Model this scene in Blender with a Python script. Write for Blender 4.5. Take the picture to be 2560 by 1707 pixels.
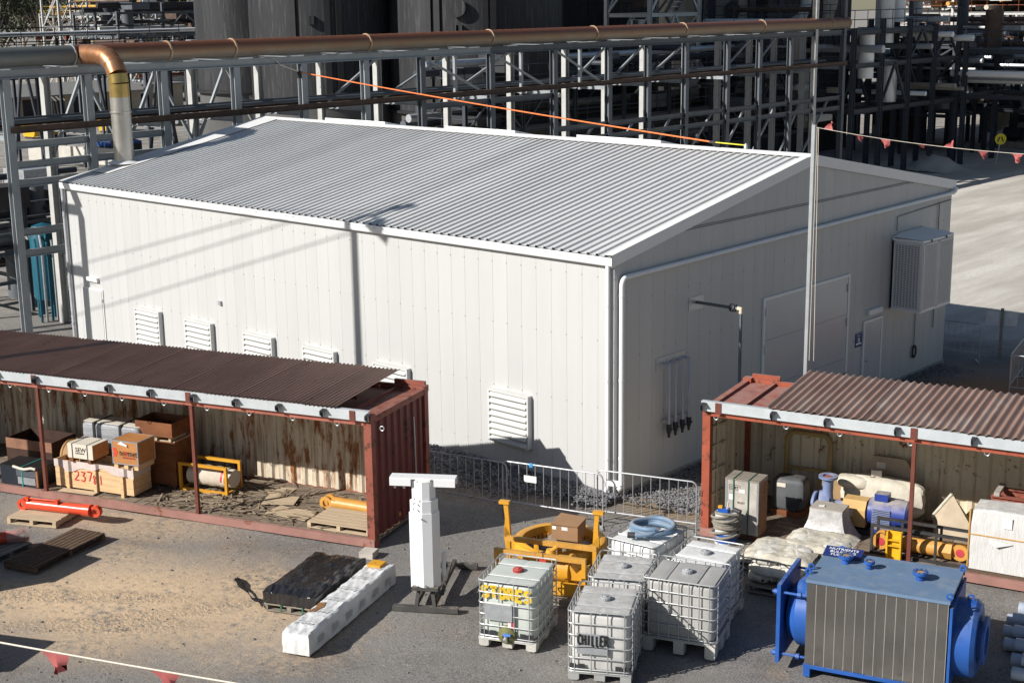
import bpy, math, random
from mathutils import Vector, Matrix, noise as mnoise
random.seed(7)
for o in list(bpy.data.objects): bpy.data.objects.remove(o)
SC = bpy.context.scene; COL = SC.collection
R = math.radians; PI = math.pi
# ---------------------------------------------------------------- camera
cam = bpy.data.cameras.new('camera'); cam.lens = 50.877; cam.sensor_width = 36; cam.clip_start = .2; cam.clip_end = 3000
co = bpy.data.objects.new('camera', cam); COL.objects.link(co)
rv, uv, bv = (0.7396287,0.6728887,-0.0130448),(-0.1454093,0.1786965,0.9731001),(0.6571191,-0.7178359,0.2300133)
m = Matrix.Identity(4)
for i in range(3): m[i][0], m[i][1], m[i][2] = rv[i], uv[i], bv[i]
m.translation = (18.1045,-22.9031,10.3508)
co.matrix_world = m
SC.camera = co
# ---------------------------------------------------------------- sky, sun
AZ, EL = 68.5, 31.5                     # the light travels towards AZ (from +X to +Y), sun EL above the horizon
world = bpy.data.worlds.new('World'); SC.world = world; world.use_nodes = True
wn = world.node_tree.nodes; bg = wn['Background']
sky = wn.new('ShaderNodeTexSky'); sky.sky_type = 'NISHITA'; sky.sun_disc = False
sky.sun_elevation = R(EL); sky.sun_rotation = R(90 - (AZ + 180)); sky.air_density = 1.0; sky.dust_density = .6
world.node_tree.links.new(sky.outputs[0], bg.inputs[0]); bg.inputs[1].default_value = .055
sl = bpy.data.lights.new('sun', 'SUN'); sl.energy = 5.0; sl.angle = R(.53); sl.color = (1, .965, .91)
so = bpy.data.objects.new('sun', sl); COL.objects.link(so)
sd = Vector((math.cos(R(AZ))*math.cos(R(EL)), math.sin(R(AZ))*math.cos(R(EL)), -math.sin(R(EL))))
so.rotation_euler = sd.to_track_quat('-Z', 'Y').to_euler(); so.location = (0, 0, 60)
SC.view_settings.view_transform = 'Standard'; SC.view_settings.look = 'None'
SC.view_settings.exposure = .28; SC.view_settings.gamma = 1.0; SC.view_settings.use_curve_mapping = False
SC.cycles.max_bounces = 6; SC.cycles.diffuse_bounces = 2; SC.cycles.glossy_bounces = 3; SC.cycles.use_denoising = True
# ---------------------------------------------------------------- materials
MATS = {}
def node(nt, t, **kw):
    n = nt.nodes.new(t)
    for k, v in kw.items(): setattr(n, k, v)
    return n
def mat(name, col, rough=.6, metal=0., var=.18, scale=3., stretch=(1,1,1), bump=0., bscale=60., rust=0., rustcol=(.18,.055,.02), rscale=2.5, dust=0., dustcol=(.36,.30,.23), spec=.4, streak=0., streakcol=(.2,.09,.03), col2=None, c2=.5, alpha=1, trans=0., tone=0.):
    if name in MATS: return MATS[name]
    m = bpy.data.materials.new(name); m.use_nodes = True; nt = m.node_tree; L = nt.links.new
    b = nt.nodes['Principled BSDF']
    tc = node(nt, 'ShaderNodeTexCoord'); oi = node(nt, 'ShaderNodeObjectInfo')
    off = node(nt, 'ShaderNodeVectorMath', operation='SCALE'); L(oi.outputs['Random'], off.inputs['Scale']); off.inputs[0].default_value = (37, 53, 29)
    add = node(nt, 'ShaderNodeVectorMath', operation='ADD'); L(tc.outputs['Object'], add.inputs[0]); L(off.outputs[0], add.inputs[1])
    mp = node(nt, 'ShaderNodeMapping'); L(add.outputs[0], mp.inputs[0]); mp.inputs['Scale'].default_value = stretch
    def noise(sc, det=4, vec=mp.outputs[0], rg=.6):
        n = node(nt, 'ShaderNodeTexNoise'); L(vec, n.inputs['Vector']); n.inputs['Scale'].default_value = sc; n.inputs['Detail'].default_value = det; n.inputs['Roughness'].default_value = rg
        return n.outputs['Fac']
    def ramp(fac, a, b_, ca=(0,0,0,1), cb=(1,1,1,1)):
        r = node(nt, 'ShaderNodeValToRGB'); L(fac, r.inputs[0]); r.color_ramp.elements[0].position = a; r.color_ramp.elements[1].position = b_
        r.color_ramp.elements[0].color = ca; r.color_ramp.elements[1].color = cb
        return r.outputs[0]
    def mix(fac, a, b_):
        x = node(nt, 'ShaderNodeMix', data_type='RGBA'); L(fac, x.inputs['Factor']) if not isinstance(fac, float) else setattr(x.inputs['Factor'], 'default_value', fac)
        for s, v in ((6, a), (7, b_)):
            if isinstance(v, tuple): x.inputs[s].default_value = (*v[:3], 1)
            else: L(v, x.inputs[s])
        return x.outputs[2]
    lo = tuple(c*(1-var) for c in col); hi = tuple(min(1, c*(1+var*.6)) for c in col)
    c = ramp(noise(scale), .3, .7, (*lo, 1), (*hi, 1))
    if col2: c = mix(ramp(noise(scale*.7, 5), c2-.08, c2+.12), c, col2)
    if streak:
        m2 = node(nt, 'ShaderNodeMapping'); L(add.outputs[0], m2.inputs[0]); m2.inputs['Scale'].default_value = (6, 6, .35)
        c = mix(ramp(noise(1.6, 5, m2.outputs[0], .7), .62-streak*.25, .78-streak*.2), c, streakcol)
    rg_in = None
    if rust:
        f = ramp(noise(rscale, 6, mp.outputs[0], .7), .68-rust*.38, .74-rust*.3)
        rc = ramp(noise(14, 4), .3, .75, (*[x*.55 for x in rustcol], 1), (*[min(1, x*1.6) for x in rustcol], 1))
        c = mix(f, c, rc); rg_in = f
    if dust:
        g = node(nt, 'ShaderNodeNewGeometry'); sx = node(nt, 'ShaderNodeSeparateXYZ'); L(g.outputs['Normal'], sx.inputs[0])
        up = ramp(sx.outputs[2], .35, .95); dn = ramp(noise(4.5, 5), .75-dust*.7, 1.05-dust*.6)
        ml = node(nt, 'ShaderNodeMath', operation='MULTIPLY'); L(up, ml.inputs[0]); L(dn, ml.inputs[1])
        c = mix(ml.outputs[0], c, dustcol)
    if tone:
        tv = node(nt, 'ShaderNodeMapRange'); L(oi.outputs['Random'], tv.inputs[0]); tv.inputs[3].default_value = 1-tone; tv.inputs[4].default_value = 1+tone*.4
        hs = node(nt, 'ShaderNodeHueSaturation'); L(tv.outputs[0], hs.inputs['Value']); L(c, hs.inputs['Color']); c = hs.outputs[0]
    L(c, b.inputs['Base Color'])
    b.inputs['Metallic'].default_value = metal; b.inputs['Specular IOR Level'].default_value = spec
    rr = node(nt, 'ShaderNodeMapRange'); L(noise(scale*2.3, 3), rr.inputs[0]); rr.inputs[3].default_value = max(.04, rough-.1); rr.inputs[4].default_value = min(1, rough+.1)
    L(rr.outputs[0], b.inputs['Roughness'])
    if trans: b.inputs['Transmission Weight'].default_value = trans
    if alpha < 1: b.inputs['Alpha'].default_value = alpha
    if bump:
        bp = node(nt, 'ShaderNodeBump'); bp.inputs['Strength'].default_value = min(1, bump); bp.inputs['Distance'].default_value = .02*max(1, bump); L(noise(bscale, 5), bp.inputs['Height']); L(bp.outputs[0], b.inputs['Normal'])
    MATS[name] = m; return m
# ---------------------------------------------------------------- mesh builder
def V(*a): return Vector(a)
class MB:
    def __init__(s): s.v = []; s.f = []; s.s = []
    def add(s, vs, fs, smooth=False):
        n = len(s.v); s.v += [tuple(v) for v in vs]; s.f += [tuple(i+n for i in f) for f in fs]; s.s += [smooth]*len(fs); return s
    def box(s, c, d, rz=0., ry=0., rx=0.):
        x, y, z = d[0]/2, d[1]/2, d[2]/2
        vs = [V(a*x, b*y, e*z) for a in (-1, 1) for b in (-1, 1) for e in (-1, 1)]
        if rz or ry or rx:
            M_ = Matrix.Rotation(rz, 3, 'Z') @ Matrix.Rotation(ry, 3, 'Y') @ Matrix.Rotation(rx, 3, 'X'); vs = [M_ @ v for v in vs]
        vs = [v+V(*c) for v in vs]
        return s.add(vs, [(0,1,3,2),(4,6,7,5),(0,4,5,1),(2,3,7,6),(0,2,6,4),(1,5,7,3)])
    def b2(s, x0, x1, y0, y1, z0, z1): return s.box(((x0+x1)/2, (y0+y1)/2, (z0+z1)/2), (x1-x0, y1-y0, z1-z0))
    def bar(s, a, b, w, h=None, up=(0,0,1)):
        a, b = V(*a), V(*b); h = h or w; d = (b-a).normalized(); up = V(*up)
        if abs(d.dot(up)) > .98: up = V(0,1,0)
        r = d.cross(up).normalized(); u = r.cross(d)
        vs = [p+r*w/2*i+u*h/2*j for p in (a, b) for i in (-1, 1) for j in (-1, 1)]
        return s.add(vs, [(0,1,3,2),(4,6,7,5),(0,4,5,1),(2,3,7,6),(0,2,6,4),(1,5,7,3)])
    def ibeam(s, a, b, w, h, t=.02, up=(0,0,1)):
        a, b = V(*a), V(*b); d = (b-a).normalized(); up = V(*up)
        if abs(d.dot(up)) > .98: up = V(0,1,0)
        r = d.cross(up).normalized(); u = r.cross(d)
        for k in (-1, 1): s.bar(a+u*k*(h/2-t/2), b+u*k*(h/2-t/2), w, t, u)
        s.bar(a, b, t, h-2*t, u); return s
    def tube(s, pts, r, n=10, caps=True, closed=False):
        pts = [V(*p) for p in pts]; N = len(pts); rs = r if isinstance(r, (list, tuple)) else [r]*N
        d0 = (pts[1]-pts[0]).normalized(); ref = V(0,0,1) if abs(d0.z) < .9 else V(1,0,0); x = d0.cross(ref).normalized(); vs = []
        for i, p in enumerate(pts):
            if closed: d = (pts[(i+1) % N]-pts[i-1]).normalized()
            elif i == 0: d = d0
            elif i == N-1: d = (pts[i]-pts[i-1]).normalized()
            else: d = ((pts[i+1]-pts[i]).normalized()+(pts[i]-pts[i-1]).normalized()).normalized()
            x = (x-d*x.dot(d)).normalized(); y = d.cross(x)
            vs += [p+(x*math.cos(2*PI*k/n)+y*math.sin(2*PI*k/n))*rs[i] for k in range(n)]
        fs = [(i*n+k, i*n+(k+1) % n, ((i+1) % N)*n+(k+1) % n, ((i+1) % N)*n+k) for i in range(N if closed else N-1) for k in range(n)]
        s.add(vs, fs, n > 5)
        if caps and not closed:
            s.add(vs[:n], [tuple(reversed(range(n)))]); s.add(vs[-n:], [tuple(range(n))])
        return s
    def lathe(s, prof, n=24, o=(0,0,0), axis=None, closed=False):
        q = V(*axis).normalized().to_track_quat('Z', 'Y').to_matrix() if axis else Matrix.Identity(3)
        vs = [q @ V(r*math.cos(2*PI*k/n), r*math.sin(2*PI*k/n), z)+V(*o) for r, z in prof for k in range(n)]; m_ = len(prof)
        fs = [(i*n+k, i*n+(k+1) % n, ((i+1) % m_)*n+(k+1) % n, ((i+1) % m_)*n+k) for i in range(m_ if closed else m_-1) for k in range(n)]
        return s.add(vs, fs, True)
    def prism(s, poly, vec):
        a = [V(*p) for p in poly]; v = V(*vec); n = len(a)
        return s.add(a+[p+v for p in a], [tuple(range(n)), tuple(reversed(range(n, 2*n)))]+[(i, i+n, (i+1) % n+n, (i+1) % n) for i in range(n)])
    def grid(s, P, smooth=True):          # P: rows of points
        n = len(P[0]); vs = [p for row in P for p in row]
        return s.add(vs, [(i*n+j, i*n+j+1, (i+1)*n+j+1, (i+1)*n+j) for i in range(len(P)-1) for j in range(n-1)], smooth)
    def ribbon(s, pts, w, nrm):           # flat painted stroke
        pts = [V(*p) for p in pts]; nrm = V(*nrm); vs = []
        for i, p in enumerate(pts):
            d = (pts[min(i+1, len(pts)-1)]-pts[max(i-1, 0)]).normalized(); q = d.cross(nrm).normalized()*w/2; vs += [p-q, p+q]
        return s.add(vs, [(2*i, 2*i+1, 2*i+3, 2*i+2) for i in range(len(pts)-1)])
    def mesh(s, name):
        me = bpy.data.meshes.new(name); me.from_pydata(s.v, [], s.f); me.update()
        if any(s.s): me.polygons.foreach_set('use_smooth', [True]*len(s.s)); me.set_sharp_from_angle(angle=R(38))
        return me
    def build(s, name, m_, parent=None, label=None, loc=None, rz=None):
        return obj(name, s.mesh(name), m_, parent, label, loc, rz)
def obj(name, me, m_, parent=None, label=None, loc=None, rz=None):
    o = bpy.data.objects.new(name, me); COL.objects.link(o)
    if m_ and not me.materials: me.materials.append(m_)
    if parent: o.parent = parent
    if loc: o.location = loc
    if rz is not None: o.rotation_euler = (0, 0, rz)
    if label: o['label'] = label
    return o
def tag(o, label, cat, group=None):
    o['label'] = label; o['category'] = cat
    if group: o['group'] = group
    return o
def thing(name, label, cat, loc=(0,0,0), rz=0., group=None):
    o = bpy.data.objects.new(name, None); COL.objects.link(o); o.location = loc; o.rotation_euler = (0, 0, rz); o.empty_display_size = .3
    return tag(o, label, cat, group)
def struct(o): o['kind'] = 'structure'; return o
def stuff(o): o['kind'] = 'stuff'; return o
def dup(root, loc, rz, label=None):
    r = root.copy(); COL.objects.link(r); r.location = loc; r.rotation_euler = (0, 0, rz)
    if label: r['label'] = label
    for ch in list(root.children):
        c = ch.copy(); COL.objects.link(c); c.parent = r
        for g in ch.children:
            d = g.copy(); COL.objects.link(d); d.parent = c
    return r
def text(name, body, size, m_, parent, loc, rot, ax='LEFT', ext=.001, sx=1.):
    cu = bpy.data.curves.new(name, 'FONT'); cu.body = body; cu.size = size; cu.extrude = ext; cu.align_x = ax; cu.resolution_u = 2; cu.offset = size*.012
    t = bpy.data.objects.new('tmp', cu); COL.objects.link(t); dg = bpy.context.evaluated_depsgraph_get(); dg.update()
    me = bpy.data.meshes.new_from_object(t.evaluated_get(dg)); me.name = name; bpy.data.objects.remove(t); bpy.data.curves.remove(cu)
    o = obj(name, me, m_, parent); o.location = loc; o.rotation_euler = rot; o.scale = (sx, 1, 1); return o
GL = {'S': [[(.95,.85),(.6,1),(.15,.9),(.1,.65),(.5,.5),(.9,.35),(.85,.1),(.4,0),(.02,.12)]], 'T': [[(0,1),(1,1)],[(.5,1),(.5,0)]], 'O': [[(.5,1),(.12,.8),(.05,.4),(.35,.02),(.75,.08),(.95,.5),(.8,.9),(.5,1)]],
      'R': [[(.1,0),(.1,1),(.7,.95),(.85,.75),(.6,.52),(.1,.5)],[(.5,.5),(.95,0)]], 'E': [[(.95,1),(.1,1),(.08,0),(.95,.02)],[(.1,.52),(.75,.52)]], 'C': [[(.95,.85),(.5,1),(.1,.7),(.1,.3),(.5,0),(.95,.12)]],
      'H': [[(.1,1),(.1,0)],[(.9,1),(.9,0)],[(.1,.5),(.9,.5)]], 'I': [[(.5,1),(.5,0)]], 'L': [[(.3,1),(.3,0),(.8,0)]], '2': [[(.1,.8),(.4,1),(.85,.85),(.8,.55),(.1,.02),(.95,.05)]],
      '3': [[(.1,.95),(.85,.95),(.45,.6),(.9,.4),(.7,.03),(.05,.1)]], '7': [[(.05,.95),(.9,.98),(.45,0)]], '8': [[(.85,.85),(.4,1),(.15,.75),(.85,.3),(.55,0),(.15,.2),(.85,.75),(.85,.85)]], '1': [[(.5,1),(.6,0)]]}
def wrap_box(x0, x1, y0, y1, z0, z1, amp=.03, fx=3., fy=3., seed=0, rad=.06, nx=26, ny=40, nz=7, flare=0., dome=0.):
    """box under loose film: one skin over the top and four sides, creased by noise"""
    b = MB(); cx, cy = (x0+x1)/2, (y0+y1)/2
    def skin(x, y, z):
        p = V(x*fx+seed*7.3, y*fy, z*2.5); k = mnoise.noise(p)*.6+mnoise.noise(p*2.7)*.35+(.5-abs(mnoise.noise(p*1.6+V(5, 1, 2))))*.5
        u, v = (x-cx)/(x1-x0)*2, (y-cy)/(y1-y0)*2; e = max(abs(u), abs(v)); t = max(0, min(1, (z-z0)/(z1-z0)))
        f = 1+flare*(1-t)**2; r_ = rad*max(0, e-.8)/.2*max(0, t-.75)/.25
        return (cx+(x-cx)*f+k*amp*(.6 if abs(u) > .97 else .15)*(1 if u > 0 else -1)-u*r_*.5, cy+(y-cy)*f+k*amp*(.6 if abs(v) > .97 else .15)*(1 if v > 0 else -1)-v*r_*.5, z+k*amp*t+dome*t*(1-e*e)-r_*.8*e)
    X = [x0+(x1-x0)*i/nx for i in range(nx+1)]; Y = [y0+(y1-y0)*i/ny for i in range(ny+1)]; Z = [z0+(z1-z0)*i/nz for i in range(nz+1)]
    b.grid([[skin(x, y, z1) for x in X] for y in Y])
    for y in (y0, y1): b.grid([[skin(x, y, z) for x in X] for z in Z])
    for x in (x0, x1): b.grid([[skin(x, y, z) for y in Y] for z in Z])
    return b
def scrawl(name, s, o, ux, uy, nrm, w, h, th, m_, parent, gap=.3):   # hand-painted letters on a flat face
    b = MB(); o, ux, uy, n = V(*o), V(*ux), V(*uy), V(*nrm); rnd = random.Random(len(s)*7+ord(s[0]))
    for i, ch in enumerate(s):
        dy = rnd.uniform(-.06, .06)*h; sk = rnd.uniform(-.08, .12)
        for st in GL[ch]:
            pts = []
            for k in range(len(st)-1):
                for t in (0, .33, .67): pts.append(tuple(st[k][j]+(st[k+1][j]-st[k][j])*t for j in (0, 1)))
            pts.append(st[-1])
            b.ribbon([o+ux*(i*w*(1+gap)+(p[0]+sk*p[1])*w)+uy*(p[1]*h+dy)+n*.002*(1+i % 2) for p in pts], th, n)
    return b.build(name, m_, parent)
# ---------------------------------------------------------------- ground
def ground_mat():
    m = bpy.data.materials.new('yard_ground'); m.use_nodes = True; nt = m.node_tree; L = nt.links.new; b = nt.nodes['Principled BSDF']
    g = node(nt, 'ShaderNodeNewGeometry'); P = g.outputs['Position']
    def noise(sc, det=6, rg=.62, vec=P):
        n = node(nt, 'ShaderNodeTexNoise'); L(vec, n.inputs['Vector']); n.inputs['Scale'].default_value = sc; n.inputs['Detail'].default_value = det; n.inputs['Roughness'].default_value = rg; return n.outputs['Fac']
    def mth(op, a, c, d=None):
        n = node(nt, 'ShaderNodeMath', operation=op)
        for i, v in enumerate((a, c, d)):
            if v is None: continue
            if isinstance(v, (int, float)): n.inputs[i].default_value = v
            else: L(v, n.inputs[i])
        return n.outputs[0]
    def sm(x, a, c):
        n = node(nt, 'ShaderNodeMapRange', interpolation_type='SMOOTHSTEP'); L(x, n.inputs[0]); n.inputs[1].default_value = a; n.inputs[2].default_value = c; return n.outputs[0]
    def mix(f, a, c):
        x = node(nt, 'ShaderNodeMix', data_type='RGBA'); L(f, x.inputs['Factor'])
        for s_, v in ((6, a), (7, c)):
            if isinstance(v, tuple): x.inputs[s_].default_value = (*v, 1)
            else: L(v, x.inputs[s_])
        return x.outputs[2]
    wob = noise(.55, 5); fine = noise(7, 6, .7); grit = noise(38, 5, .75); big = noise(.16, 4)
    def ell(cx, cy, rx, ry, rot=0, soft=.5, wa=1.1):
        mp = node(nt, 'ShaderNodeMapping', vector_type='TEXTURE'); L(P, mp.inputs[0]); mp.inputs['Location'].default_value = (cx, cy, 0); mp.inputs['Rotation'].default_value = (0, 0, R(rot)); mp.inputs['Scale'].default_value = (rx, ry, 1e4)
        ln = node(nt, 'ShaderNodeVectorMath', operation='LENGTH'); L(mp.outputs[0], ln.inputs[0])
        d = mth('ADD', ln.outputs[1], mth('MULTIPLY', mth('SUBTRACT', wob, .5), wa))
        return sm(d, 1+soft*.5, 1-soft)
    grey = mix(sm(grit, .32, .68), (.085, .082, .080), (.32, .30, .28))
    grey = mix(sm(wob, .35, .75), grey, mix(sm(grit, .3, .7), (.17, .16, .15), (.38, .355, .325)))
    grey = mix(mth('MULTIPLY', sm(noise(.42, 6, .7), .50, .66), .55), grey, mix(sm(grit, .3, .7), (.07, .062, .056), (.20, .18, .16)))
    grey = mix(mth('MULTIPLY', sm(noise(.8, 6, .72), .56, .70), .45), grey, mix(sm(grit, .3, .7), (.20, .145, .10), (.40, .31, .22)))
    sand = mix(sm(grit, .25, .75), (.54, .385, .235), (.82, .61, .40))
    sandm = mth('MULTIPLY', mth('MAXIMUM', ell(-3.4, -9.9, 4.6, 2.5, 30, .8, 1.5), mth('MULTIPLY', ell(-7, -7.6, 3.0, 1.1, 20, .8, 1.6), .6)), sm(mth('ADD', fine, mth('MULTIPLY', wob, .55)), .50, .82))
    c = mix(mth('MULTIPLY', sandm, .92), grey, sand)
    c = mix(mth('MULTIPLY', ell(.5, -9.6, 2.6, 1.1, 40, .9, 1.4), mth('MULTIPLY', sm(fine, .5, .75), .5)), c, sand)
    dirt = mix(sm(grit, .3, .7), (.24, .11, .05), (.52, .30, .17))
    c = mix(mth('MULTIPLY', ell(-2.6, -1.3, 3.4, 1.0, 15, .8, .9), .55), c, mix(sm(grit, .3, .7), (.10, .06, .04), (.22, .15, .10)))
    c = mix(ell(3.4, 11.0, 3.6, 5.0, 20, .6, .7), c, dirt)
    c = mix(mth('MULTIPLY', ell(1.2, .3, 1.2, .8, 20, .6, .7), .8), c, (.30, .22, .14))
    # dusty pale road and concrete apron far off
    mp = node(nt, 'ShaderNodeMapping'); L(P, mp.inputs[0]); mp.inputs['Rotation'].default_value = (0, 0, R(-25)); mp.inputs['Scale'].default_value = (1, .16, 1)
    sweep = noise(.55, 5, .6, mp.outputs[0])
    road = mix(sm(sweep, .35, .68), (.44, .405, .355), (.72, .68, .61)); road = mix(sm(fine, .4, .75), road, (.52, .485, .435))
    sx = node(nt, 'ShaderNodeSeparateXYZ'); L(P, sx.inputs[0])
    far = mth('ADD', sx.outputs[1], mth('MULTIPLY', mth('SUBTRACT', wob, .5), 5))
    c = mix(sm(far, 16.5, 20.5), c, road)
    lf = mth('ADD', sx.outputs[0], mth('MULTIPLY', mth('SUBTRACT', wob, .5), 6))
    apron = mix(sm(noise(.9, 6, .7), .3, .7), (.22, .205, .185), (.40, .375, .34))
    c = mix(sm(lf, -24, -31), c, apron)
    L(c, b.inputs['Base Color']); b.inputs['Roughness'].default_value = .92; b.inputs['Specular IOR Level'].default_value = .2
    # fine stones and tyre tread
    tw = node(nt, 'ShaderNodeTexWave', wave_type='BANDS', wave_profile='SAW'); mp2 = node(nt, 'ShaderNodeMapping'); L(P, mp2.inputs[0]); mp2.inputs['Rotation'].default_value = (0, 0, R(35)); L(mp2.outputs[0], tw.inputs[0])
    tw.inputs['Scale'].default_value = 4.2; tw.inputs['Distortion'].default_value = 4; tw.inputs['Detail'].default_value = 2; tw.inputs['Detail Scale'].default_value = 4
    tm = mth('MULTIPLY', mth('MAXIMUM', ell(-3.0, -10.9, 2.6, .34, 42, .4, .5), mth('MAXIMUM', ell(-4.2, -10.3, 2.8, .3, 36, .4, .5), ell(-2.3, -9.6, 1.8, .28, 60, .4, .5))), 1.1)
    h = mth('ADD', mth('MULTIPLY', grit, .55), mth('ADD', mth('MULTIPLY', fine, .8), mth('MULTIPLY', tw.outputs['Fac'], tm)))
    bp = node(nt, 'ShaderNodeBump'); bp.inputs['Strength'].default_value = .6; bp.inputs['Distance'].default_value = .035; L(h, bp.inputs['Height']); L(bp.outputs[0], b.inputs['Normal'])
    return m
GM = ground_mat()
def gz(x, y):                             # gentle unevenness of the yard
    k = min(1, max(0, (60-math.hypot(x-2, y))/50))
    return k*(.018*math.sin(x*1.3+y*.7)+.014*math.sin(x*.6-y*1.1+1)+.008*math.sin(x*3.1+2)*math.cos(y*2.7))
def axis_pts(lo, hi):
    a = [-900, -300, -150, -80]; x = lo
    while x <= hi: a.append(x); x += .5
    return a+[80, 150, 300, 900]
gp = [[(x, y, gz(x, y)-.02) for x in axis_pts(-34, 16)] for y in axis_pts(-16, 30)]
struct(MB().grid(gp).build('ground', GM))
# loose stones: heaped along the shed and strewn over the yard
def stones(name, label, spots, m_):
    b = MB(); rnd = random.Random(3)
    for x, y, z, r in spots:
        q = Matrix.Rotation(rnd.uniform(0, 6.3), 3, 'Z') @ Matrix.Rotation(rnd.uniform(0, 1), 3, 'X'); sc = V(r*rnd.uniform(.8, 1.3), r*rnd.uniform(.7, 1.1), r*rnd.uniform(.5, .9))
        vs = [q @ V(a[0]*sc.x, a[1]*sc.y, a[2]*sc.z)*rnd.uniform(.85, 1.15)+V(x, y, z) for a in ((1,0,0),(-1,0,0),(0,1,0),(0,-1,0),(0,0,1),(0,0,-1))]
        b.add(vs, [(0,2,4),(2,1,4),(1,3,4),(3,0,4),(2,0,5),(1,2,5),(3,1,5),(0,3,5)])
    o = b.build(name, m_); stuff(tag(o, label, 'gravel')); return o
m_stone = mat('blue_metal_stone', (.20, .20, .21), .85, var=.5, scale=9)
m_peb = mat('pebble', (.22, .21, .20), .9, var=.6, scale=6)
rnd = random.Random(5); sp = []
for i in range(9000):
    x = rnd.uniform(-9, .2); w = 1.35 if x < -1.5 else .75; y = -abs(rnd.gauss(0, .45))*w/1.0; k = max(0, 1+y/1.5)
    if y < -1.9: continue
    sp.append((x, y-.05, .02+.10*k*rnd.random()+.05*k, rnd.uniform(.018, .045)))
for i in range(3200):
    y = rnd.uniform(0, 15); x = abs(rnd.gauss(0, .4)); sp.append((x+.05, y, .02+.06*rnd.random()*max(0, 1-x), rnd.uniform(.018, .042)))
for i in range(900): sp.append((rnd.gauss(1.4, .45), rnd.gauss(.75, .3), .02+rnd.random()*.05, rnd.uniform(.02, .05)))
stones('gravel', 'grey crushed stone heaped along the base of the white shed', sp, m_stone)
sp = [(x, y, gz(x, y)-.012, min(.035, rnd.uniform(.005, .012)*(1+rnd.random()**8*3))) for x, y in ((rnd.uniform(-9, 11), rnd.uniform(-13, 1.5)) for _ in range(4200))]
stones('pebbles', 'small loose pebbles strewn over the yard', sp, m_peb)
# ---------------------------------------------------------------- the white shed
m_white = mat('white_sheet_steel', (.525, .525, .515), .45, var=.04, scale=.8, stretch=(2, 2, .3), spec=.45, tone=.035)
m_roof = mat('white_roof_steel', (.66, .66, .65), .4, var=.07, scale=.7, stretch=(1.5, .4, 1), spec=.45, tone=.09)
m_trim = mat('white_trim', (.82, .82, .81), .4, var=.03)
m_vent = mat('vent_white', (.60, .60, .585), .45, var=.04)
m_core = mat('dark_wall_core', (.08, .08, .08), .9)
m_galv = mat('galvanised', (.52, .54, .56), .42, .55, var=.15, scale=9)
m_pvc = mat('white_pvc', (.80, .81, .82), .35, var=.03)
m_dark = mat('dark_steel', (.035, .035, .04), .6)
m_black = mat('black', (.012, .012, .013), .6)
HW, LW, WW, HR = 5.2, 20.94, 15.18, 6.56
KR = (HR-HW)/(WW/2)
def rz_(y): return HW+KR*(WW/2-abs(y-WW/2))
shed = thing('metal_shed', 'large white metal shed with ribbed gable roof in the middle of the yard', 'shed')
MB().b2(-LW+.1, -.1, .1, WW-.1, .05, HW-.15).build('wall_core', m_core, shed)
MB().b2(-LW-.03, .03, -.03, WW+.03, -.05, .12).build('concrete_slab', mat('slab_concrete', (.34, .33, .31), .9, var=.2, bump=.4), shed)
pw = LW/49; me = MB().b2(-pw+.004, 0, 0, .06, .1, HW-.02).mesh('wall_panel')
for k in range(49): obj('wall_panel', me, m_white, shed, loc=(-k*pw, 0, 0))
for k in range(49): obj('wall_panel', me, m_white, shed, loc=(-(k+1)*pw+.004, WW, 0), rz=PI)
pg = WW/35
for X, d in ((0, -.06), (-LW, .06)):
    for k in range(35):
        y0, y1 = k*pg+.002, (k+1)*pg-.002
        if k == 0: y0 = .062
        if k == 34: y1 = WW-.062
        pts = [(X, y0, .1), (X, y1, .1), (X, y1, rz_(y1)-.04)]+([(X, WW/2, HR-.04)] if y0 < WW/2 < y1 else [])+[(X, y0, rz_(y0)-.04)]
        MB().prism(pts, (d, 0, 0)).build('wall_panel', m_white, shed)
scr = MB()                                # fixings on the panel joints
for k in range(49):
    for z in (4.75, 3.4, 1.95, .55): scr.box((-k*pw-.01, -.004, z), (.022, .012, .022))
for k in range(35):
    for z in (4.2, 3.0, 1.6): scr.box((.004, k*pg, z), (.012, .022, .022))
stuff(scr.build('panel_screws', mat('screw_grey', (.35, .35, .34), .5), shed))
# roof sheets, four ribs each
sw = .95; ns = 22; ye, yr = -.10, WW/2-.02
def rib_profile():
    pts = [(0, 0)]
    for i in range(4):
        c = .11875+.2375*i; pts += [(c-.042, 0), (c-.026, .042), (c+.026, .042), (c+.042, 0)]
    return pts+[(.953, 0)]
prof = rib_profile(); roofb = MB().grid([[(x, ye, rz_(0)+KR*ye+z+.03) for x, z in prof], [(x, yr, HW+KR*yr+z+.03) for x, z in prof]], False)
rm = roofb.mesh('roof_sheet')
for k in range(ns):
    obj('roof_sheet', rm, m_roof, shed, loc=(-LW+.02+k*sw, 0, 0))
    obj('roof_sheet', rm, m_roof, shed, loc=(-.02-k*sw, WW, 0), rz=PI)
rc = MB()
for sgn in (1, -1):
    yy = lambda d: WW/2-sgn*d
    rc.grid([[(x, yy(.26), HR-KR*.26+.085), (x, yy(0), HR+.10)] for x in (-LW-.05, .08)], False)
rc.build('ridge_cap', m_trim, shed)
for X, s_ in ((.03, 1), (-LW-.03, -1)):   # barge flashings
    for y0, y1 in ((-.14, WW/2), (WW+.14, WW/2)):
        b = MB(); n = 14
        za = lambda y: rz_(y) if 0 <= y <= WW else HW-KR*max(-y, y-WW)
        b.grid([[(X-s_*.20, y, za(y)+.078), (X+s_*.02, y, za(y)+.085), (X+s_*.02, y, za(y)-.17), (X, y, za(y)-.17)] for y in (y0, y1)], False)
        b.build('barge_flashing', m_trim, shed)
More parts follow.
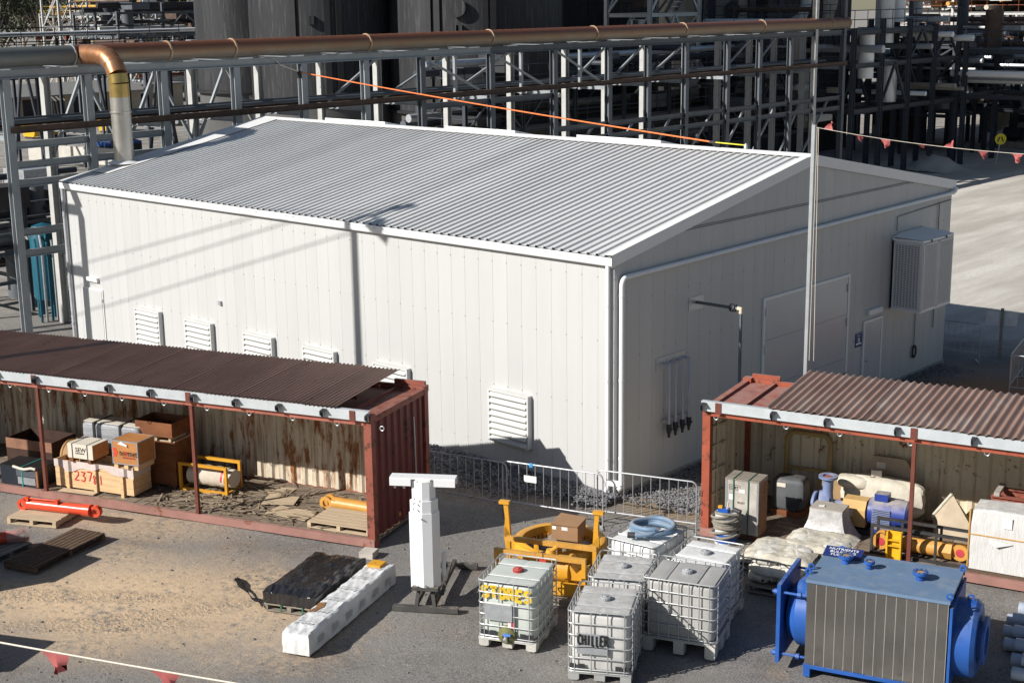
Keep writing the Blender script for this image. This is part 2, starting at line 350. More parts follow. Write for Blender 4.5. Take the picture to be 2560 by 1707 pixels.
for Y, s_ in ((0, 1), (WW, -1)):
    g_ = [(-.02, 5.03), (-.135, 5.03), (-.15, 5.06), (-.15, 5.205), (-.125, 5.205), (-.125, 5.06), (-.03, 5.06), (-.03, 5.17)]
    MB().grid([[(x, Y+s_*y, z) for y, z in g_] for x in (-LW-.04, .05)], False).build('gutter', m_trim, shed)
sl_ = MB()
for k in range(70): sl_.box((-LW+.2+k*.297, -.151, 5.155), (.10, .004, .012))
stuff(sl_.build('gutter_slots', mat('slot_shade', (.3, .3, .3), .8), shed))
for x0, x1 in ((-17.93, -15.12), (-12.47, -9.71), (-7.42, -4.58)):
    b = MB(); y0 = WW/2+.12; y1 = y0+1.6
    b.prism([(x0, y0, HR+.03), (x0, y0, HR+.16), (x0, y1, rz_(y1)+.14), (x0, y1, rz_(y1)+.03)], (x1-x0, 0, 0)); b.build('roof_vent_cover', m_trim, shed)
def pipe_clips(b, pts, r):
    for p in pts: b.lathe([(r*1.12, -.02), (r*1.12, .02)], 10, p)
    return b
def arc(c, r, a0, a1, u, v, n=6):
    return [V(*c)+V(*u)*r*math.cos(a0+(a1-a0)*i/n)+V(*v)*r*math.sin(a0+(a1-a0)*i/n) for i in range(n+1)]
def downpipe(x, y, z1, out, r=.05, m_=m_pvc):
    pts = [(x, y, z1), (x, y, .28)]+arc((x+out[0]*.12, y+out[1]*.12, .28), .12, PI, PI*1.35, (out[0], out[1], 0), (0, 0, 1), 4)
    return pipe_clips(MB().tube(pts, r, 12), [(x, y, 2.6), (x, y, 4.2), (x, y, .9)], r).build('downpipe', m_, shed)
downpipe(-.10, -.085, 5.05, (-.4, -.9)); downpipe(-LW+.02, -.09, 5.05, (0, -1), .055, mat('grey_pvc', (.42, .43, .45), .5)); downpipe(-LW-.10, .06, 5.0, (0, -1), .055, MATS['grey_pvc'])
hp = [(.09, .14, .28)]; a_ = arc((.09, .30, 4.60), .16, PI, PI/2, (0, 1, 0), (0, 0, 1), 5)
pts = [(.09, .14, .3), (.09, .14, 4.55)]+[tuple(p) for p in a_]+[(.09, 15.1, 4.94)]+[tuple(p) for p in arc((.09, 15.12, 5.08), .12, -PI/2, 0, (0, 1, 0), (0, 0, 1), 4)]
b = MB().tube(pts, .055, 12)
for y in (1.0, 2.35, 3.4, 5.0, 6.6, 8.2, 8.9, 10.6, 12.4): b.lathe([(.062, -.03), (.062, .03)], 12, (.09, y, 4.76+(y-.3)*.0122), (0, 1, .0122))
for z in (4.4, 2.6, .9): b.lathe([(.062, -.03), (.062, .03)], 12, (.09, .14, z))
b.tube([(.09, .14, .3)]+arc((.02, .03, .3), .13, 0, -PI*.35, (.5, .85, 0), (0, 0, 1), 4), .055, 12)
b.build('drain_pipe', m_pvc, shed)
b = MB().tube([(.012, 2.0, 5.45), (.012, 13.2, 5.45)], .008, 6).tube([(.012, 2.0, 5.49), (.012, 13.2, 5.49)], .008, 6); b.build('cable_conduit', mat('conduit_grey', (.25, .24, .23), .6), shed)
b = MB().tube([(.03, 12.0, 4.25), (.03, 12.0, 4.62), (.03, 15.1, 4.74)], .014, 6).tube([(.03, 14.4, 4.75), (.03, 14.4, 1.2)], .014, 6).tube([(.03, 13.3, 2.1), (.03, 13.3, .9)], .012, 6); b.build('cable_conduit', MATS['conduit_grey'], shed)
b = MB()
for i in range(5): b.tube(arc((.05, 13.3, .72), .13+.012*i, 0, 2*PI, (0, .7, 0), (0, 0, 1), 14), .014, 6)
b.build('coiled_lead', m_black, shed)
# louvred vents
for vx in (-17.49, -15.06, -12.43, -9.98, -7.34, -3.51):
    w, h, z0, d = 1.22, 1.21, .66, .14
    v = MB().b2(vx, vx+.05, -d, -.004, z0, z0+h).b2(vx+w-.05, vx+w, -d, -.004, z0, z0+h).b2(vx+.05, vx+w-.05, -d, -.004, z0+h-.05, z0+h).b2(vx+.05, vx+w-.05, -d, -.004, z0, z0+.04).b2(vx+.05, vx+w-.05, -.02, -.004, z0+.04, z0+h-.05).build('vent', m_vent, shed)
    for k in range(8):
        z = z0+.03+k*.146
        MB().prism([(vx+.052, -.03, z+.135), (vx+.052, -d-.03, z+.03), (vx+.052, -d-.03, z+.0), (vx+.052, -.03, z+.105)], (w-.104, 0, 0)).build('louvre_blade', m_vent, v)
# doors, lights, sign
d_ = MB().b2(-20.35, -19.26, -.03, -.003, .05, 2.12).build('door', m_trim, shed); MB().b2(-20.31, -19.30, -.045, -.03, .08, 2.08).build('door_leaf', m_white, d_); MB().b2(-19.32, -19.27, -.055, -.02, 1.75, 1.85).build('hinge', m_galv, d_)
MB().b2(-19.99, -19.43, -.09, -.004, 2.34, 2.46).build('wall_light', m_pvc, shed)
MB().b2(-13.53, -13.43, -.07, -.004, 2.44, 2.55).build('sensor', m_galv, shed)
bd = MB().b2(.004, .045, 5.60, 5.68, .1, 3.45).b2(.004, .045, 9.54, 9.62, .1, 3.45).b2(.004, .045, 5.68, 9.54, 3.38, 3.45).build('access_door', m_trim, shed)
m_door = mat('white_door_panel', (.54, .54, .54), .22, var=.03, spec=.5)
for z0, z1 in ((.12, 1.25), (1.258, 2.40), (2.408, 3.375)): MB().b2(.006, .03, 5.685, 9.535, z0, z1).build('door_panel', m_door, bd)
for z in (.8, 2.2, 3.1):
    for y in (5.70, 9.52): MB().b2(.03, .065, y-.03, y+.03, z-.1, z+.1).build('hinge', m_galv, bd)
pd = MB().b2(.004, .05, 10.42, 10.48, .1, 2.06).b2(.004, .05, 11.36, 11.42, .1, 2.06).b2(.004, .05, 10.48, 11.36, 2.0, 2.06).build('door', m_trim, shed)
MB().b2(.006, .035, 10.485, 11.355, .12, 1.995).build('door_leaf', m_door, pd); MB().tube([(.04, 10.58, .98), (.10, 10.58, .98), (.10, 10.74, .98)], .013, 6).build('handle', m_galv, pd)
MB().b2(.004, .09, 10.61, 11.32, 2.19, 2.33).build('wall_light', m_pvc, shed)
m_sign = mat('sign_blue', (.02, .035, .16), .4, var=.05); m_ink = mat('white_ink', (.8, .8, .8), .5, var=.02)
sg = MB().b2(.004, .016, 10.06, 10.40, 1.42, 1.80).build('safety_sign', m_sign, shed, label='small blue safety sign beside the personnel door')
for z, h, w in ((1.70, .015, .16), (1.62, .03, .12), (1.56, .04, .10), (1.48, .05, .28)): MB().b2(.016, .018, 10.23-w/2, 10.23+w/2, z, z+h).build('lettering', m_ink, sg)
MB().b2(.016, .018, 10.08, 10.38, 1.765, 1.775).build('lettering', m_ink, sg)
# compressed-air outlet arm and drop
MB().b2(.004, .012, 2.62, 3.19, 3.63, 3.93).build('patch_plate', m_galv, shed)
m_steelpipe = mat('grey_pipe_paint', (.10, .12, .14), .45, var=.1)
b = MB().tube([(.01, 2.9, 3.80), (1.05, 2.9, 3.80)], .035, 10).tube([(1.05, 2.9, 3.80), (1.18, 2.9, 3.80), (1.18, 2.9, .2)], .04, 10); b.build('vent_pipe', m_steelpipe, shed)
MB().lathe([(.085, -.03), (.085, .03)], 14, (.95, 2.9, 3.8), (1, 0, 0)).lathe([(.085, -.02), (.085, .02)], 14, (1.02, 2.9, 3.8), (1, 0, 0)).build('flange', m_dark, shed)
MB().tube([(1.10, 2.9, 3.8), (1.18, 2.9, 3.8), (1.18, 2.9, 3.70)], .05, 10).build('elbow', mat('cream_pvc', (.62, .52, .38), .5), shed)
# four valve drops
mf = MB().b2(.004, .014, 1.44, 2.49, 2.52, 2.79).build('pipe_manifold', m_galv, shed)
m_bluegal = mat('pale_blue_pipe', (.42, .46, .54), .4, .3, var=.1)
for y in (1.72, 1.96, 2.22, 2.46):
    MB().tube([(.01, y, 2.64), (.17, y, 2.64), (.17, y, 1.3)], .032, 10).build('riser', m_bluegal, mf)
    MB().lathe([(.045, 1.30), (.06, 1.28), (.06, 1.2), (.05, 1.12), (.03, 1.06), (.03, 1.0)], 10, (.17, y, 0)).tube([(.17, y, 1.2), (.26, y, 1.2)], .02, 6).build('valve', m_dark, mf)
MB().bar((.10, 1.6, 1.38), (.10, 2.55, 1.38), .05, .04).build('support_rail', m_galv, mf)
# evaporative cooler on the gable wall
ac = thing('wall_cooler', 'white box cooler with slotted grilles hung high on the shed gable wall', 'air cooler', (.03, 11.79, 2.16))
D_, W_, H_ = .88, 1.74, 1.95
MB().prism([(0, 0, 0), (0, W_, 0), (0, W_, H_+.07), (0, .35, H_+.07), (0, 0, H_)], (.03, 0, 0)).b2(.03, D_-.03, .03, W_-.03, .02, H_-.08).build('body', m_trim, ac)
MB().add([(.03, 0, H_), (D_, 0, H_-.02), (D_, W_, H_-.02), (.03, W_, H_+.07), (.03, .35, H_+.07)], [(0, 1, 2, 3, 4)]).b2(.03, D_, 0, W_, H_-.09, H_-.03).build('top_cover', m_trim, ac)
MB().b2(.03, D_, 0, W_, 0, .05).build('drip_tray', m_trim, ac)
def grille(name, o, u, n, w, h, rows, cols):
    b = MB(); o, u, n = V(*o), V(*u), V(*n); up = V(0, 0, 1)
    for i in range(cols+1): p = o+u*(w*i/cols)+n*.012; b.bar(p, p+up*h, .028 if 0 < i < cols else .06, .02, n)
    for i in range(rows+1): p = o+up*(h*i/rows)+n*.012; b.bar(p, p+u*w, h/rows*.46 if 0 < i < rows else .05, .02, n)
    g_ = b.build(name, m_trim, ac)
    MB().add([o, o+u*w, o+u*w+up*h, o+up*h], [(0, 1, 2, 3)]).build('shadow_pad', m_black, g_)
grille('grille', (.09, -.004, .08), (1, 0, 0), (0, -1, 0), D_-.16, H_-.22, 36, 8)
grille('grille', (D_+.004, .06, .08), (0, 1, 0), (1, 0, 0), .74, H_-.22, 36, 9); grille('grille', (D_+.004, .90, .08), (0, 1, 0), (1, 0, 0), .74, H_-.22, 36, 9)
for x, y in ((0, 0), (D_-.03, 0), (D_-.03, W_-.03), (0, W_-.03)): MB().b2(x, x+.03, y, y+.03, .05, H_-.09).build('corner_post', m_trim, ac)
for y in (.43, 1.27): MB().tube([(D_+.02, y, H_-.06), (D_+.03, y, H_-.06)], .035, 10).build('latch', m_black, ac)
# ---------------------------------------------------------------- open-fronted container shelters
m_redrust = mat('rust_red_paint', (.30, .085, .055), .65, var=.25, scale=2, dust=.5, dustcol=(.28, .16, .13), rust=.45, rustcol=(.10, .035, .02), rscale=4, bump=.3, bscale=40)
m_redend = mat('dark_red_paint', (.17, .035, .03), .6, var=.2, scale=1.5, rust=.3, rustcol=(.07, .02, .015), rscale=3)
m_redbright = mat('orange_red_paint', (.36, .085, .045), .6, var=.2, scale=2, rust=.4, rustcol=(.16, .05, .03), rscale=5, dust=.75, dustcol=(.36, .20, .17))
m_post = mat('brown_post_paint', (.16, .045, .03), .6, var=.2)
m_cream = mat('cream_rusty_wall', (.66, .58, .45), .75, var=.12, scale=1.2, stretch=(1.6, 1.6, .45), rust=.42, rustcol=(.26, .11, .04), rscale=3.2, streak=.55, streakcol=(.26, .12, .05))
m_cream2 = mat('cream_spotted_wall', (.70, .60, .43), .75, var=.12, scale=1.2, rust=.22, rustcol=(.24, .09, .035), rscale=5, streak=.2, streakcol=(.3, .17, .08))
m_iron = mat('brown_corrugated_iron', (.32, .195, .145), .42, .15, var=.2, scale=1.2, stretch=(2, .5, 1), rust=.12, rustcol=(.12, .06, .04))
m_iron2 = mat('brown_fibre_sheet', (.28, .18, .145), .7, var=.22, scale=1.5, stretch=(2, .5, 1), col2=(.36, .29, .25), c2=.6)
m_fascia = mat('pale_galvanised_fascia', (.60, .64, .66), .45, .3, var=.1, scale=4)
m_deck = mat('weathered_deck', (.20, .15, .11), .9, var=.45, scale=3, stretch=(1, 5, 1), col2=(.33, .27, .20), c2=.55, bump=.4)
m_sill = mat('faded_red_sill', (.33, .17, .14), .7, var=.2, scale=2, rust=.25, dust=.4)
def corr_wall(o, u, L, z0, z1, n, pitch=.28, d=.04):
    o, u, n = V(*o), V(*u), V(*n); pts = []; k = 0
    while k*pitch < L:
        for a, q in ((0, 0), (.32, 0), (.5, 1), (.82, 1)):
            s_ = (k+a)*pitch
            if s_ <= L: pts.append(o+u*s_+n*d*q)
        k += 1
    pts.append(o+u*L)
    return MB().grid([[p+V(0, 0, z0) for p in pts], [p+V(0, 0, z1) for p in pts]], False)
def roof_sheet_mesh(w, pitch, amp, y0, y1, z0, z1):
    n = int(w/pitch*8); xs = [w*i/n for i in range(n+1)]; f = lambda x: amp*math.sin(2*PI*x/pitch)
    return MB().grid([[(x, y, z+f(x)) for x in xs] for y, z in ((y0, z0), ((y0+y1)/2, (z0+z1)/2+.005), (y1, z1))]).mesh('roof_sheet')
def container(root, x0, x1, endx, end_m, wall_m, roof_m, red, posts, brk, rs, pitch, amp, sheetw, hang):
    D, H = 2.44, 2.6; s_ = 1 if endx == x0 else -1
    MB().b2(x0, x1, -.03, .05, 0, .16).build('front_sill', m_sill, root); MB().b2(x0, x1, D-.08, D, 0, .16).build('rear_sill', red, root)
    b = MB(); k = x0
    n = int((x1-x0)/.3)
    for i in range(n):
        MB().b2(x0+i*(x1-x0)/n+.004, x0+(i+1)*(x1-x0)/n-.004, .052, D-.082, .10, .152+random.uniform(-.004, .004)).build('floor_board', m_deck, root)
    corr_wall((x0, D-.03, 0), (1, 0, 0), x1-x0, .16, H-.08, (0, -1, 0)).build('back_wall', wall_m, root)
    corr_wall((endx+s_*.02, .12, 0), (0, 1, 0), D-.2, .16, H-.08, (s_, 0, 0)).build('end_wall', end_m, root)
    ex = x1 if endx == x0 else x0
    corr_wall((ex-s_*.02, .12, 0), (0, 1, 0), D-.2, .16, H-.08, (-s_, 0, 0)).build('end_wall', end_m, root)
    MB().b2(ex-.05-s_*.05, ex+.05-s_*.05, .18, D-.1, H-.08, H+.2).build('end_header', red, root)  # added out of view to close the sun gap above the far end wall
    for y in (.08, D-.08): MB().b2(ex-.08-s_*.08, ex+.08-s_*.08, y-.08, y+.08, .16, H).build('corner_post', red, root)
    for y in (.08, D-.08): MB().b2(endx-.08+s_*.08, endx+.08+s_*.08, y-.08, y+.08, .16, H).build('corner_post', red, root)
    for y in (.08, D-.08):
        for z in (.06, H+.0): MB().b2(endx-.09+s_*.08, endx+.09+s_*.08, y-.095, y+.095, z-.06, z+.07).build('corner_casting', red, root)
    MB().b2(endx-.06+s_*.06, endx+.06+s_*.06, .18, D-.18, H-.1, H+.02).build('end_header', red, root)
    MB().b2(x0+.1, x1-.1, .0, .07, H-.14, H-.03).build('front_beam', m_redbright if red is m_redbright else mat('salmon_beam', (.40, .13, .09), .6, var=.25, rust=.25, rscale=6), root)
    MB().b2(x0+.1, x1-.1, D-.08, D, H-.08, H+.04).build('rear_beam', red, root)
    b = MB(); yf = -.02
    b.b2(x0+.0, x1-.0, yf-.06, yf-.055, H-.03, H+.17).b2(x0, x1, yf-.055, yf+.04, H+.165, H+.17).b2(x0, x1, yf-.055, yf+.04, H-.03, H-.025); b.build('fascia_purlin', m_fascia, root)
    for x in posts:
        MB().b2(x-.035, x+.035, -.025, .045, .15, H-.14).build('post', m_post, root)
    for x in posts+[endx+s_*.35]:
        MB().b2(x-.06, x+.06, yf-.075, yf-.062, H-.06, H+.16).build('cleat', m_post, root)
    for x in brk:
        MB().prism([(x, yf-.07, H-.04), (x, yf-.19, H+.04), (x, yf-.19, H+.12), (x, yf-.07, H+.14)], (.012, 0, 0)).prism([(x, yf-.07, H+.135), (x, yf-.19, H+.11), (x+.09, yf-.19, H+.11), (x+.09, yf-.07, H+.135)], (0, 0, .01)).build('bracket', m_dark, root)
        MB().tube(arc((x+.25, .02, H-.16), .045, 0, 2*PI, (1, 0, 0), (0, 0, 1), 10), .009, 6).build('lashing_ring', m_galv, root)
    me = roof_sheet_mesh(sheetw+.04, pitch, amp, -.10, D+.12, H+.17+amp+.01, H+hang)
    k = 0; x = rs[0] if s_ > 0 else rs[1]-math.floor((rs[1]-x0)/sheetw)*sheetw
    while x < rs[1]-.05:
        o = obj('roof_sheet', me, roof_m, root, loc=(x, random.uniform(-.02, .02), .006*(k % 2))); x += sheetw; k += 1
    for y in (.8, 1.7): MB().b2(rs[0], x1-.1 if s_ > 0 else rs[1], y-.03, y+.03, H+.10+y*.02, H+.15+y*.02).build('purlin', m_post, root)
    a, c = (endx+.12, endx+.62) if s_ > 0 else (endx-.62, endx-.12)
    MB().b2(a, c, .1, D-.1, H-.06, H-.03).build('roof_plate', red, root)
    MB().b2(*((c, c+.06) if s_ > 0 else (a-.06, a)), .1, D-.1, H-.08, H+.01).build('roof_bow', red, root)
    MB().b2(*((c+.06, c+1.5) if s_ > 0 else (a-.6, a-.06)), .1, D-.1, H-.07, H-.045).build('roof_plate', end_m if s_ < 0 else red, root)  # right shelter plate extended unseen under the sheeting to block the sun
    MB().b2(*((endx+.15, endx+.75) if s_ > 0 else (endx-.75, endx-.05)), D-.05, D+.02, H+.045, H+.14).build('ridge_channel', red, root)
cl = thing('container_shelter', 'open-fronted rusty red container shelter with brown corrugated iron roof, left of the white post', 'container shelter', (-1.79, -5.19, 0), R(19))
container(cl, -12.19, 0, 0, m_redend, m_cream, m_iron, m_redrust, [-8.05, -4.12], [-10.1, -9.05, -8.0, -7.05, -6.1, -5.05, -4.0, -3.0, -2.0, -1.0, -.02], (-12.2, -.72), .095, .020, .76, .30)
for k in range(14): MB().tube([(.03, .3+k*.14, .2), (.03, .3+k*.14, .23)], .01, 5).build('rivet', m_redend, cl)
MB().tube([(.06, 1.72, .5), (.06, 1.66, 2.2)], .012, 6).build('steel_rod', m_galv, cl)
crr = thing('container_shelter', 'open-fronted orange-red container shelter under brown fibre sheeting, right of the barriers', 'container shelter', (2.6, -.52, 0), R(13.5))
container(crr, 0, 12.19, 0, m_cream2, m_cream2, m_iron2, m_redbright, [4.08, 8.1], [.02, 1.42, 2.45, 3.75, 5.1, 6.4], (1.30, 12.2), .15, .024, .9, .30)
for k, y in enumerate((.62, 1.22, 1.82)):   # door ribs seen from inside
    MB().b2(.075, .10, y-.02, y+.02, .2, 2.45).build('door_rib', m_cream2, crr)
for z in (.7, 1.2, 1.7, 2.1): MB().prism([(.07, .2, z), (.07, 1.15, z-.1), (.07, 1.15, z-.04), (.07, .2, z+.06)], (.02, 0, 0)).build('door_swage', m_cream2, crr)
m_mark = mat('black_marker', (.02, .02, .02), .6)
for x in (1.98, 2.62):
    b = MB()
    for i in range(4): b.ribbon([(x, 2.36, 2.35-.09*i), (x+.11, 2.36, 2.30-.09*i), (x, 2.36, 2.26-.09*i)], .022, (0, -1, 0))
    b.build('painted_mark', m_mark, crr)
# ---------------------------------------------------------------- small goods helpers
m_pine = mat('new_pine', (.72, .48, .26), .7, var=.22, scale=2.5, stretch=(.6, 8, 8), bump=.15)
m_ply = mat('orange_plywood', (.48, .21, .07), .6, var=.2, scale=2, stretch=(.8, 4, 4))
m_oldply = mat('dark_plywood', (.22, .08, .03), .7, var=.35, scale=2, stretch=(.8, 3, 3))
m_pale = mat('pale_pine', (.55, .43, .29), .8, var=.25, scale=3, stretch=(.6, 8, 8), bump=.2)
m_grywood = mat('grey_weathered_timber', (.30, .26, .215), .88, var=.4, scale=3, stretch=(.5, 9, 9), bump=.35)
m_brnwood = mat('brown_weathered_timber', (.13, .085, .055), .85, var=.35, scale=3, stretch=(9, .5, 9), bump=.35)
m_edge = mat('steel_edging', (.50, .52, .54), .4, .6, var=.1)
m_yel = mat('machine_yellow', (.68, .33, .03), .45, var=.15, scale=2.5, rust=.12, rustcol=(.25, .10, .03), dust=.25)
m_oyel = mat('ochre_cylinder', (.62, .31, .07), .42, var=.12, scale=3, dust=.3)
m_strap = mat('black_strap', (.03, .03, .035), .5)
m_teal = mat('teal_strap', (.03, .28, .26), .4)
m_rednum = mat('red_paint_marker', (.55, .03, .05), .5)
m_film = mat('pink_white_film', (.66, .56, .52), .35, var=.12, scale=5, bump=.5, bscale=9)
def lat(root, x, y): r = root.rotation_euler.z; return (root.location.x+x*math.cos(r)-y*math.sin(r), root.location.y+x*math.sin(r)+y*math.cos(r))
def at(root, x, y, z=0): a = lat(root, x, y); return (a[0], a[1], z)
def pallet(label, loc, rz, L, W, H, m_, nb=7, m2=None, group='timber pallets'):
    t = thing('timber_pallet', label, 'pallet', loc, rz, group); bw = W/nb
    for i in range(nb): MB().b2(0, L, i*bw+.012, (i+1)*bw-.012, H-.022+random.uniform(-.003, .003), H).build('deck_board', m_, t)
    for i in range(3):
        x = (0, L/2-.04, L-.08)[i]; MB().b2(x, x+.08, 0, W, .022, H-.026).build('bearer', m2 or m_, t)
    for i in range(3):
        y = (0, W/2-.05, W-.1)[i]; MB().b2(0, L, y, y+.1, 0, .02).build('bottom_board', m2 or m_, t)
    return t
def blob(cx, cy, cz, sx, sy, sz, seed, n=18, m_=10, p=3.2, amp=.06, freq=5):
    """lumpy soft box (bag, wrapped bundle): superellipsoid with creases"""
    rnd = random.Random(seed); ph = [rnd.uniform(0, 6.3) for _ in range(8)]; P = []
    sg = lambda v, e: math.copysign(abs(v)**e, v)
    for i in range(m_+1):
        a = -PI/2+PI*i/m_; row = []
        for j in range(n+1):
            t = 2*PI*j/n; x = sg(math.cos(a), 2/p)*sg(math.cos(t), 2/p); y = sg(math.cos(a), 2/p)*sg(math.sin(t), 2/p); z = sg(math.sin(a), 2/p)
            k = 1+amp*(math.sin(freq*x+ph[0]+2*z)+math.sin(freq*1.3*y+ph[1]-3*z)+.6*math.sin(freq*2.3*(x+y)+ph[2])+.5*math.sin(freq*3.7*(x-y+z)+ph[3]))/2
            row.append((cx+x*sx*k, cy+y*sy*k, cz+z*sz*(1+(k-1)*.6)))
        P.append(row)
    return P
def bead_box(t, x0, x1, y0, y1, z0, z1, m_, edge=None, name='body'):
    MB().b2(x0, x1, y0, y1, z0, z1).build(name, m_, t)
    if edge:
        e = .022
        for X in (x0, x1):
            for Y in (y0, y1): MB().b2(X-(.003 if X == x0 else e), X+(e if X == x0 else .003), Y-(.003 if Y == y0 else e), Y+(e if Y == y0 else .003), z0, z1+.003).build('edge_angle', edge, t)
        for Z in (z0, z1):
            for Y in (y0, y1): MB().b2(x0+e+.001, x1-e-.001, Y-(.0025 if Y == y0 else e), Y+(e if Y == y0 else .0025), Z-(.0025 if Z == z0 else e), Z+(e if Z == z0 else .0025)).build('edge_angle', edge, t)
            for X in (x0, x1): MB().b2(X-(.0025 if X == x0 else e), X+(e if X == x0 else .0025), y0+e+.001, y1-e-.001, Z-(.002 if Z == z0 else e), Z+(e if Z == z0 else .002)).build('edge_angle', edge, t)
# ---------------------------------------------------------------- goods in the left shelter
c = thing('pine_crate', 'long new pine crate with red number painted on its front', 'crate', at(cl, -8.0, .28, .152), R(19))
for i in range(4): MB().b2(0, 2.06, 0, .022, .06+i*.15, .205+i*.15).build('front_plank', m_pine, c)
for i in range(4): MB().b2(0, 2.06, .58, .602, .06+i*.15, .205+i*.15).build('rear_plank', m_pine, c)
for X in (.002, 2.036):
    for i in range(4): MB().b2(X, X+.022, .024, .578, .06+i*.15, .205+i*.15).build('end_plank', m_pine, c)
MB().b2(.03, 2.03, .03, .57, .50, .52).build('lid_board', m_pale, c)
for x in (.32, 1.05, 1.76): MB().b2(x, x+.075, -.05, -.001, -.0, .66).build('batten', m_pine, c)
for x in (.32, 1.05, 1.76): MB().b2(x, x+.075, .03, .57, .0, .055).build('bearer', m_pine, c)
P = [[(-.012, .602, .46), (-.012, .602, .668)]]; xs = [-.012+i*.0525 for i in range(41)]
MB().grid([[(x, -.012-(.045 if any(a-.05 < x < a+.12 for a in (.32, 1.05, 1.76)) else 0), .50-.05*math.sin(x*4)+.03*math.sin(x*11)), (x, -.012-(.045 if any(a-.05 < x < a+.12 for a in (.32, 1.05, 1.76)) else 0), .667)] for x in xs]+[[(2.066, y, .46), (2.066, y, .668)] for y in (0, .2, .4, .61)]).build('plastic_film', m_film, c)
scrawl('painted_number', '237', (.50, -.004, .24), (1, 0, 0), (0, 0, 1), (0, -1, 0), .14, .22, .028, m_rednum, c, .22); scrawl('painted_number', '8', (1.052, -.053, .22), (1, 0, 0), (0, 0, 1), (0, -1, 0), .07, .20, .022, m_rednum, c); scrawl('painted_number', '1', (1.17, -.004, .20), (1, 0, 0), (0, 0, 1), (0, -1, 0), .08, .20, .026, m_rednum, c)
n = thing('spare_parts_box', 'orange plywood box with steel edging and black lettering, on top of the pine crate', 'box', at(cl, -6.36, .20, .82), R(19))
for x in (.06, .32, .58): MB().b2(x-.05, x+.05, .02, .56, 0, .10).build('skid', m_pine, n)
bead_box(n, 0, .66, 0, .58, .102, .62, m_ply, m_edge)
text('lettering', 'normet', .19, m_mark, n, (.185, -.004, .30), (PI/2, 0, 0), sx=.80); text('small_lettering', 'GENUINE SPARE PARTS', .042, m_rednum, n, (.26, -.004, .245), (PI/2, 0, 0), sx=.78)
m_orr = mat('red_orange_ink', (.62, .07, .03), .5)
MB().prism([(.025, -.003, .46), (.10, -.003, .46), (.15, -.003, .36), (.10, -.003, .26), (.025, -.003, .26)], (0, -.001, 0)).build('arrow_logo', m_orr, n)
MB().prism([(.03, -.0045, .39), (.075, -.0045, .36), (.03, -.0045, .33)], (0, -.001, 0)).build('arrow_notch', m_ply, n)
MB().lathe([(.028, 0), (.046, 0), (.046, .002), (.028, .002)], 18, (.345, -.006, .352), (0, -1, 0)).build('logo_ring', m_orr, n)
MB().prism([(.16, -.01, .55), (.26, -.02, .615), (.40, -.012, .55), (.42, -.03, .51)], (0, -.004, 0)).build('paper_tag', mat('paper', (.78, .77, .74), .8), n)
s = thing('gearmotor_box', 'cream box with black lettering strapped shut, on the pine crate beside the orange box', 'box', at(cl, -7.56, .22, .82), R(19))
for x in (.08, .55): MB().b2(x-.04, x+.04, 0, .5, 0, .09).build('skid', m_oldply, s)
m_crm = mat('cream_board', (.68, .62, .52), .7, var=.08)
MB().b2(0, .66, 0, .52, .092, .41).build('body', m_crm, s); MB().b2(.6605, .664, .01, .51, .10, .40).build('end_board', m_ply, s)
for x in (.12, .52): MB().b2(x-.012, x+.012, -.004, .524, .088, .414).build('strap', m_strap, s)
text('lettering', 'SEW', .135, m_mark, s, (.20, -.003, .24), (PI/2, 0, 0), sx=1.05); text('small_lettering', 'EURODRIVE', .045, m_mark, s, (.20, -.003, .19), (PI/2, 0, 0), sx=.98)
m_greywrap = mat('grey_shrink_wrap', (.30, .31, .33), .38, var=.25, scale=3, stretch=(.5, 1, 6), bump=.6, bscale=7)
g = thing('wrapped_stack', 'tall stack of boards wrapped in grey film behind the cream box', 'wrapped goods', at(cl, -7.75, .95, .152), R(19))
MB().b2(.05, 1.5, .02, .55, 0, .10).build('skid', m_oldply, g); MB().b2(.02, 1.53, .0, .56, .102, .78).build('timber_core', m_oldply, g)
MB().grid(blob(.78, .28, 1.06, .80, .31, .285, 4, 28, 10, 9, .03, 7)).build('grey_film', m_greywrap, g)
MB().b2(0.02, 1.52, .04, .52, 1.338, 1.352).build('top_board', m_crm, g)
for x in (.35, 1.05): MB().b2(x-.03, x+.03, -.045, .60, .8, 1.36).build('strap', m_strap, g)
k = thing('plywood_cabinet', 'tall dark brown plywood case standing on the deck in the left shelter', 'case', at(cl, -6.15, 1.10, .152), R(19))
bead_box(k, 0, .72, 0, .72, .08, 1.06, m_oldply); MB().b2(-.01, .73, -.01, .73, 1.062, 1.085).build('lid', m_pale, k)
for x in (.04, .6): MB().b2(x, x+.08, 0, .7, 0, .078).build('skid', m_oldply, k)
k = thing('open_plywood_tray', 'open-topped brown plywood tray stacked on the plywood case', 'tray', at(cl, -6.35, 1.0, 1.24), R(19))
for x in (.08, .48, .84): MB().b2(x-.03, x+.03, .05, .6, 0, .10).build('skid', m_pale, k)
MB().b2(0, .95, 0, .022, .1, .42).build('front_board', m_oldply, k); MB().b2(0, .95, .63, .652, .1, .42).build('rear_board', m_oldply, k)
for x in (0, .928): MB().b2(x, x+.022, .024, .628, .1, .42).build('side_board', m_oldply, k)
MB().b2(.024, .926, .024, .628, .1, .12).build('base_board', m_oldply, k)
for i in range(5): MB().tube([(.15+.15*i, .1, .2+.04*(i % 2)), (.2+.15*i, .55, .26)], .04, 8).build('loose_part', m_dark, k)
y = thing('yellow_cradle', 'yellow steel cradle holding a cloth-wrapped roller', 'cradle', at(cl, -5.35, 1.10, .152), R(19))
for yy in (0, .52):
    for z in (.06, .62): MB().bar((0, yy, z), (1.22, yy, z), .06).build('rail', m_yel, y)
    for x in (.03, 1.19): MB().bar((x, yy, .092), (x, yy, .588), .06).build('upright', m_yel, y)
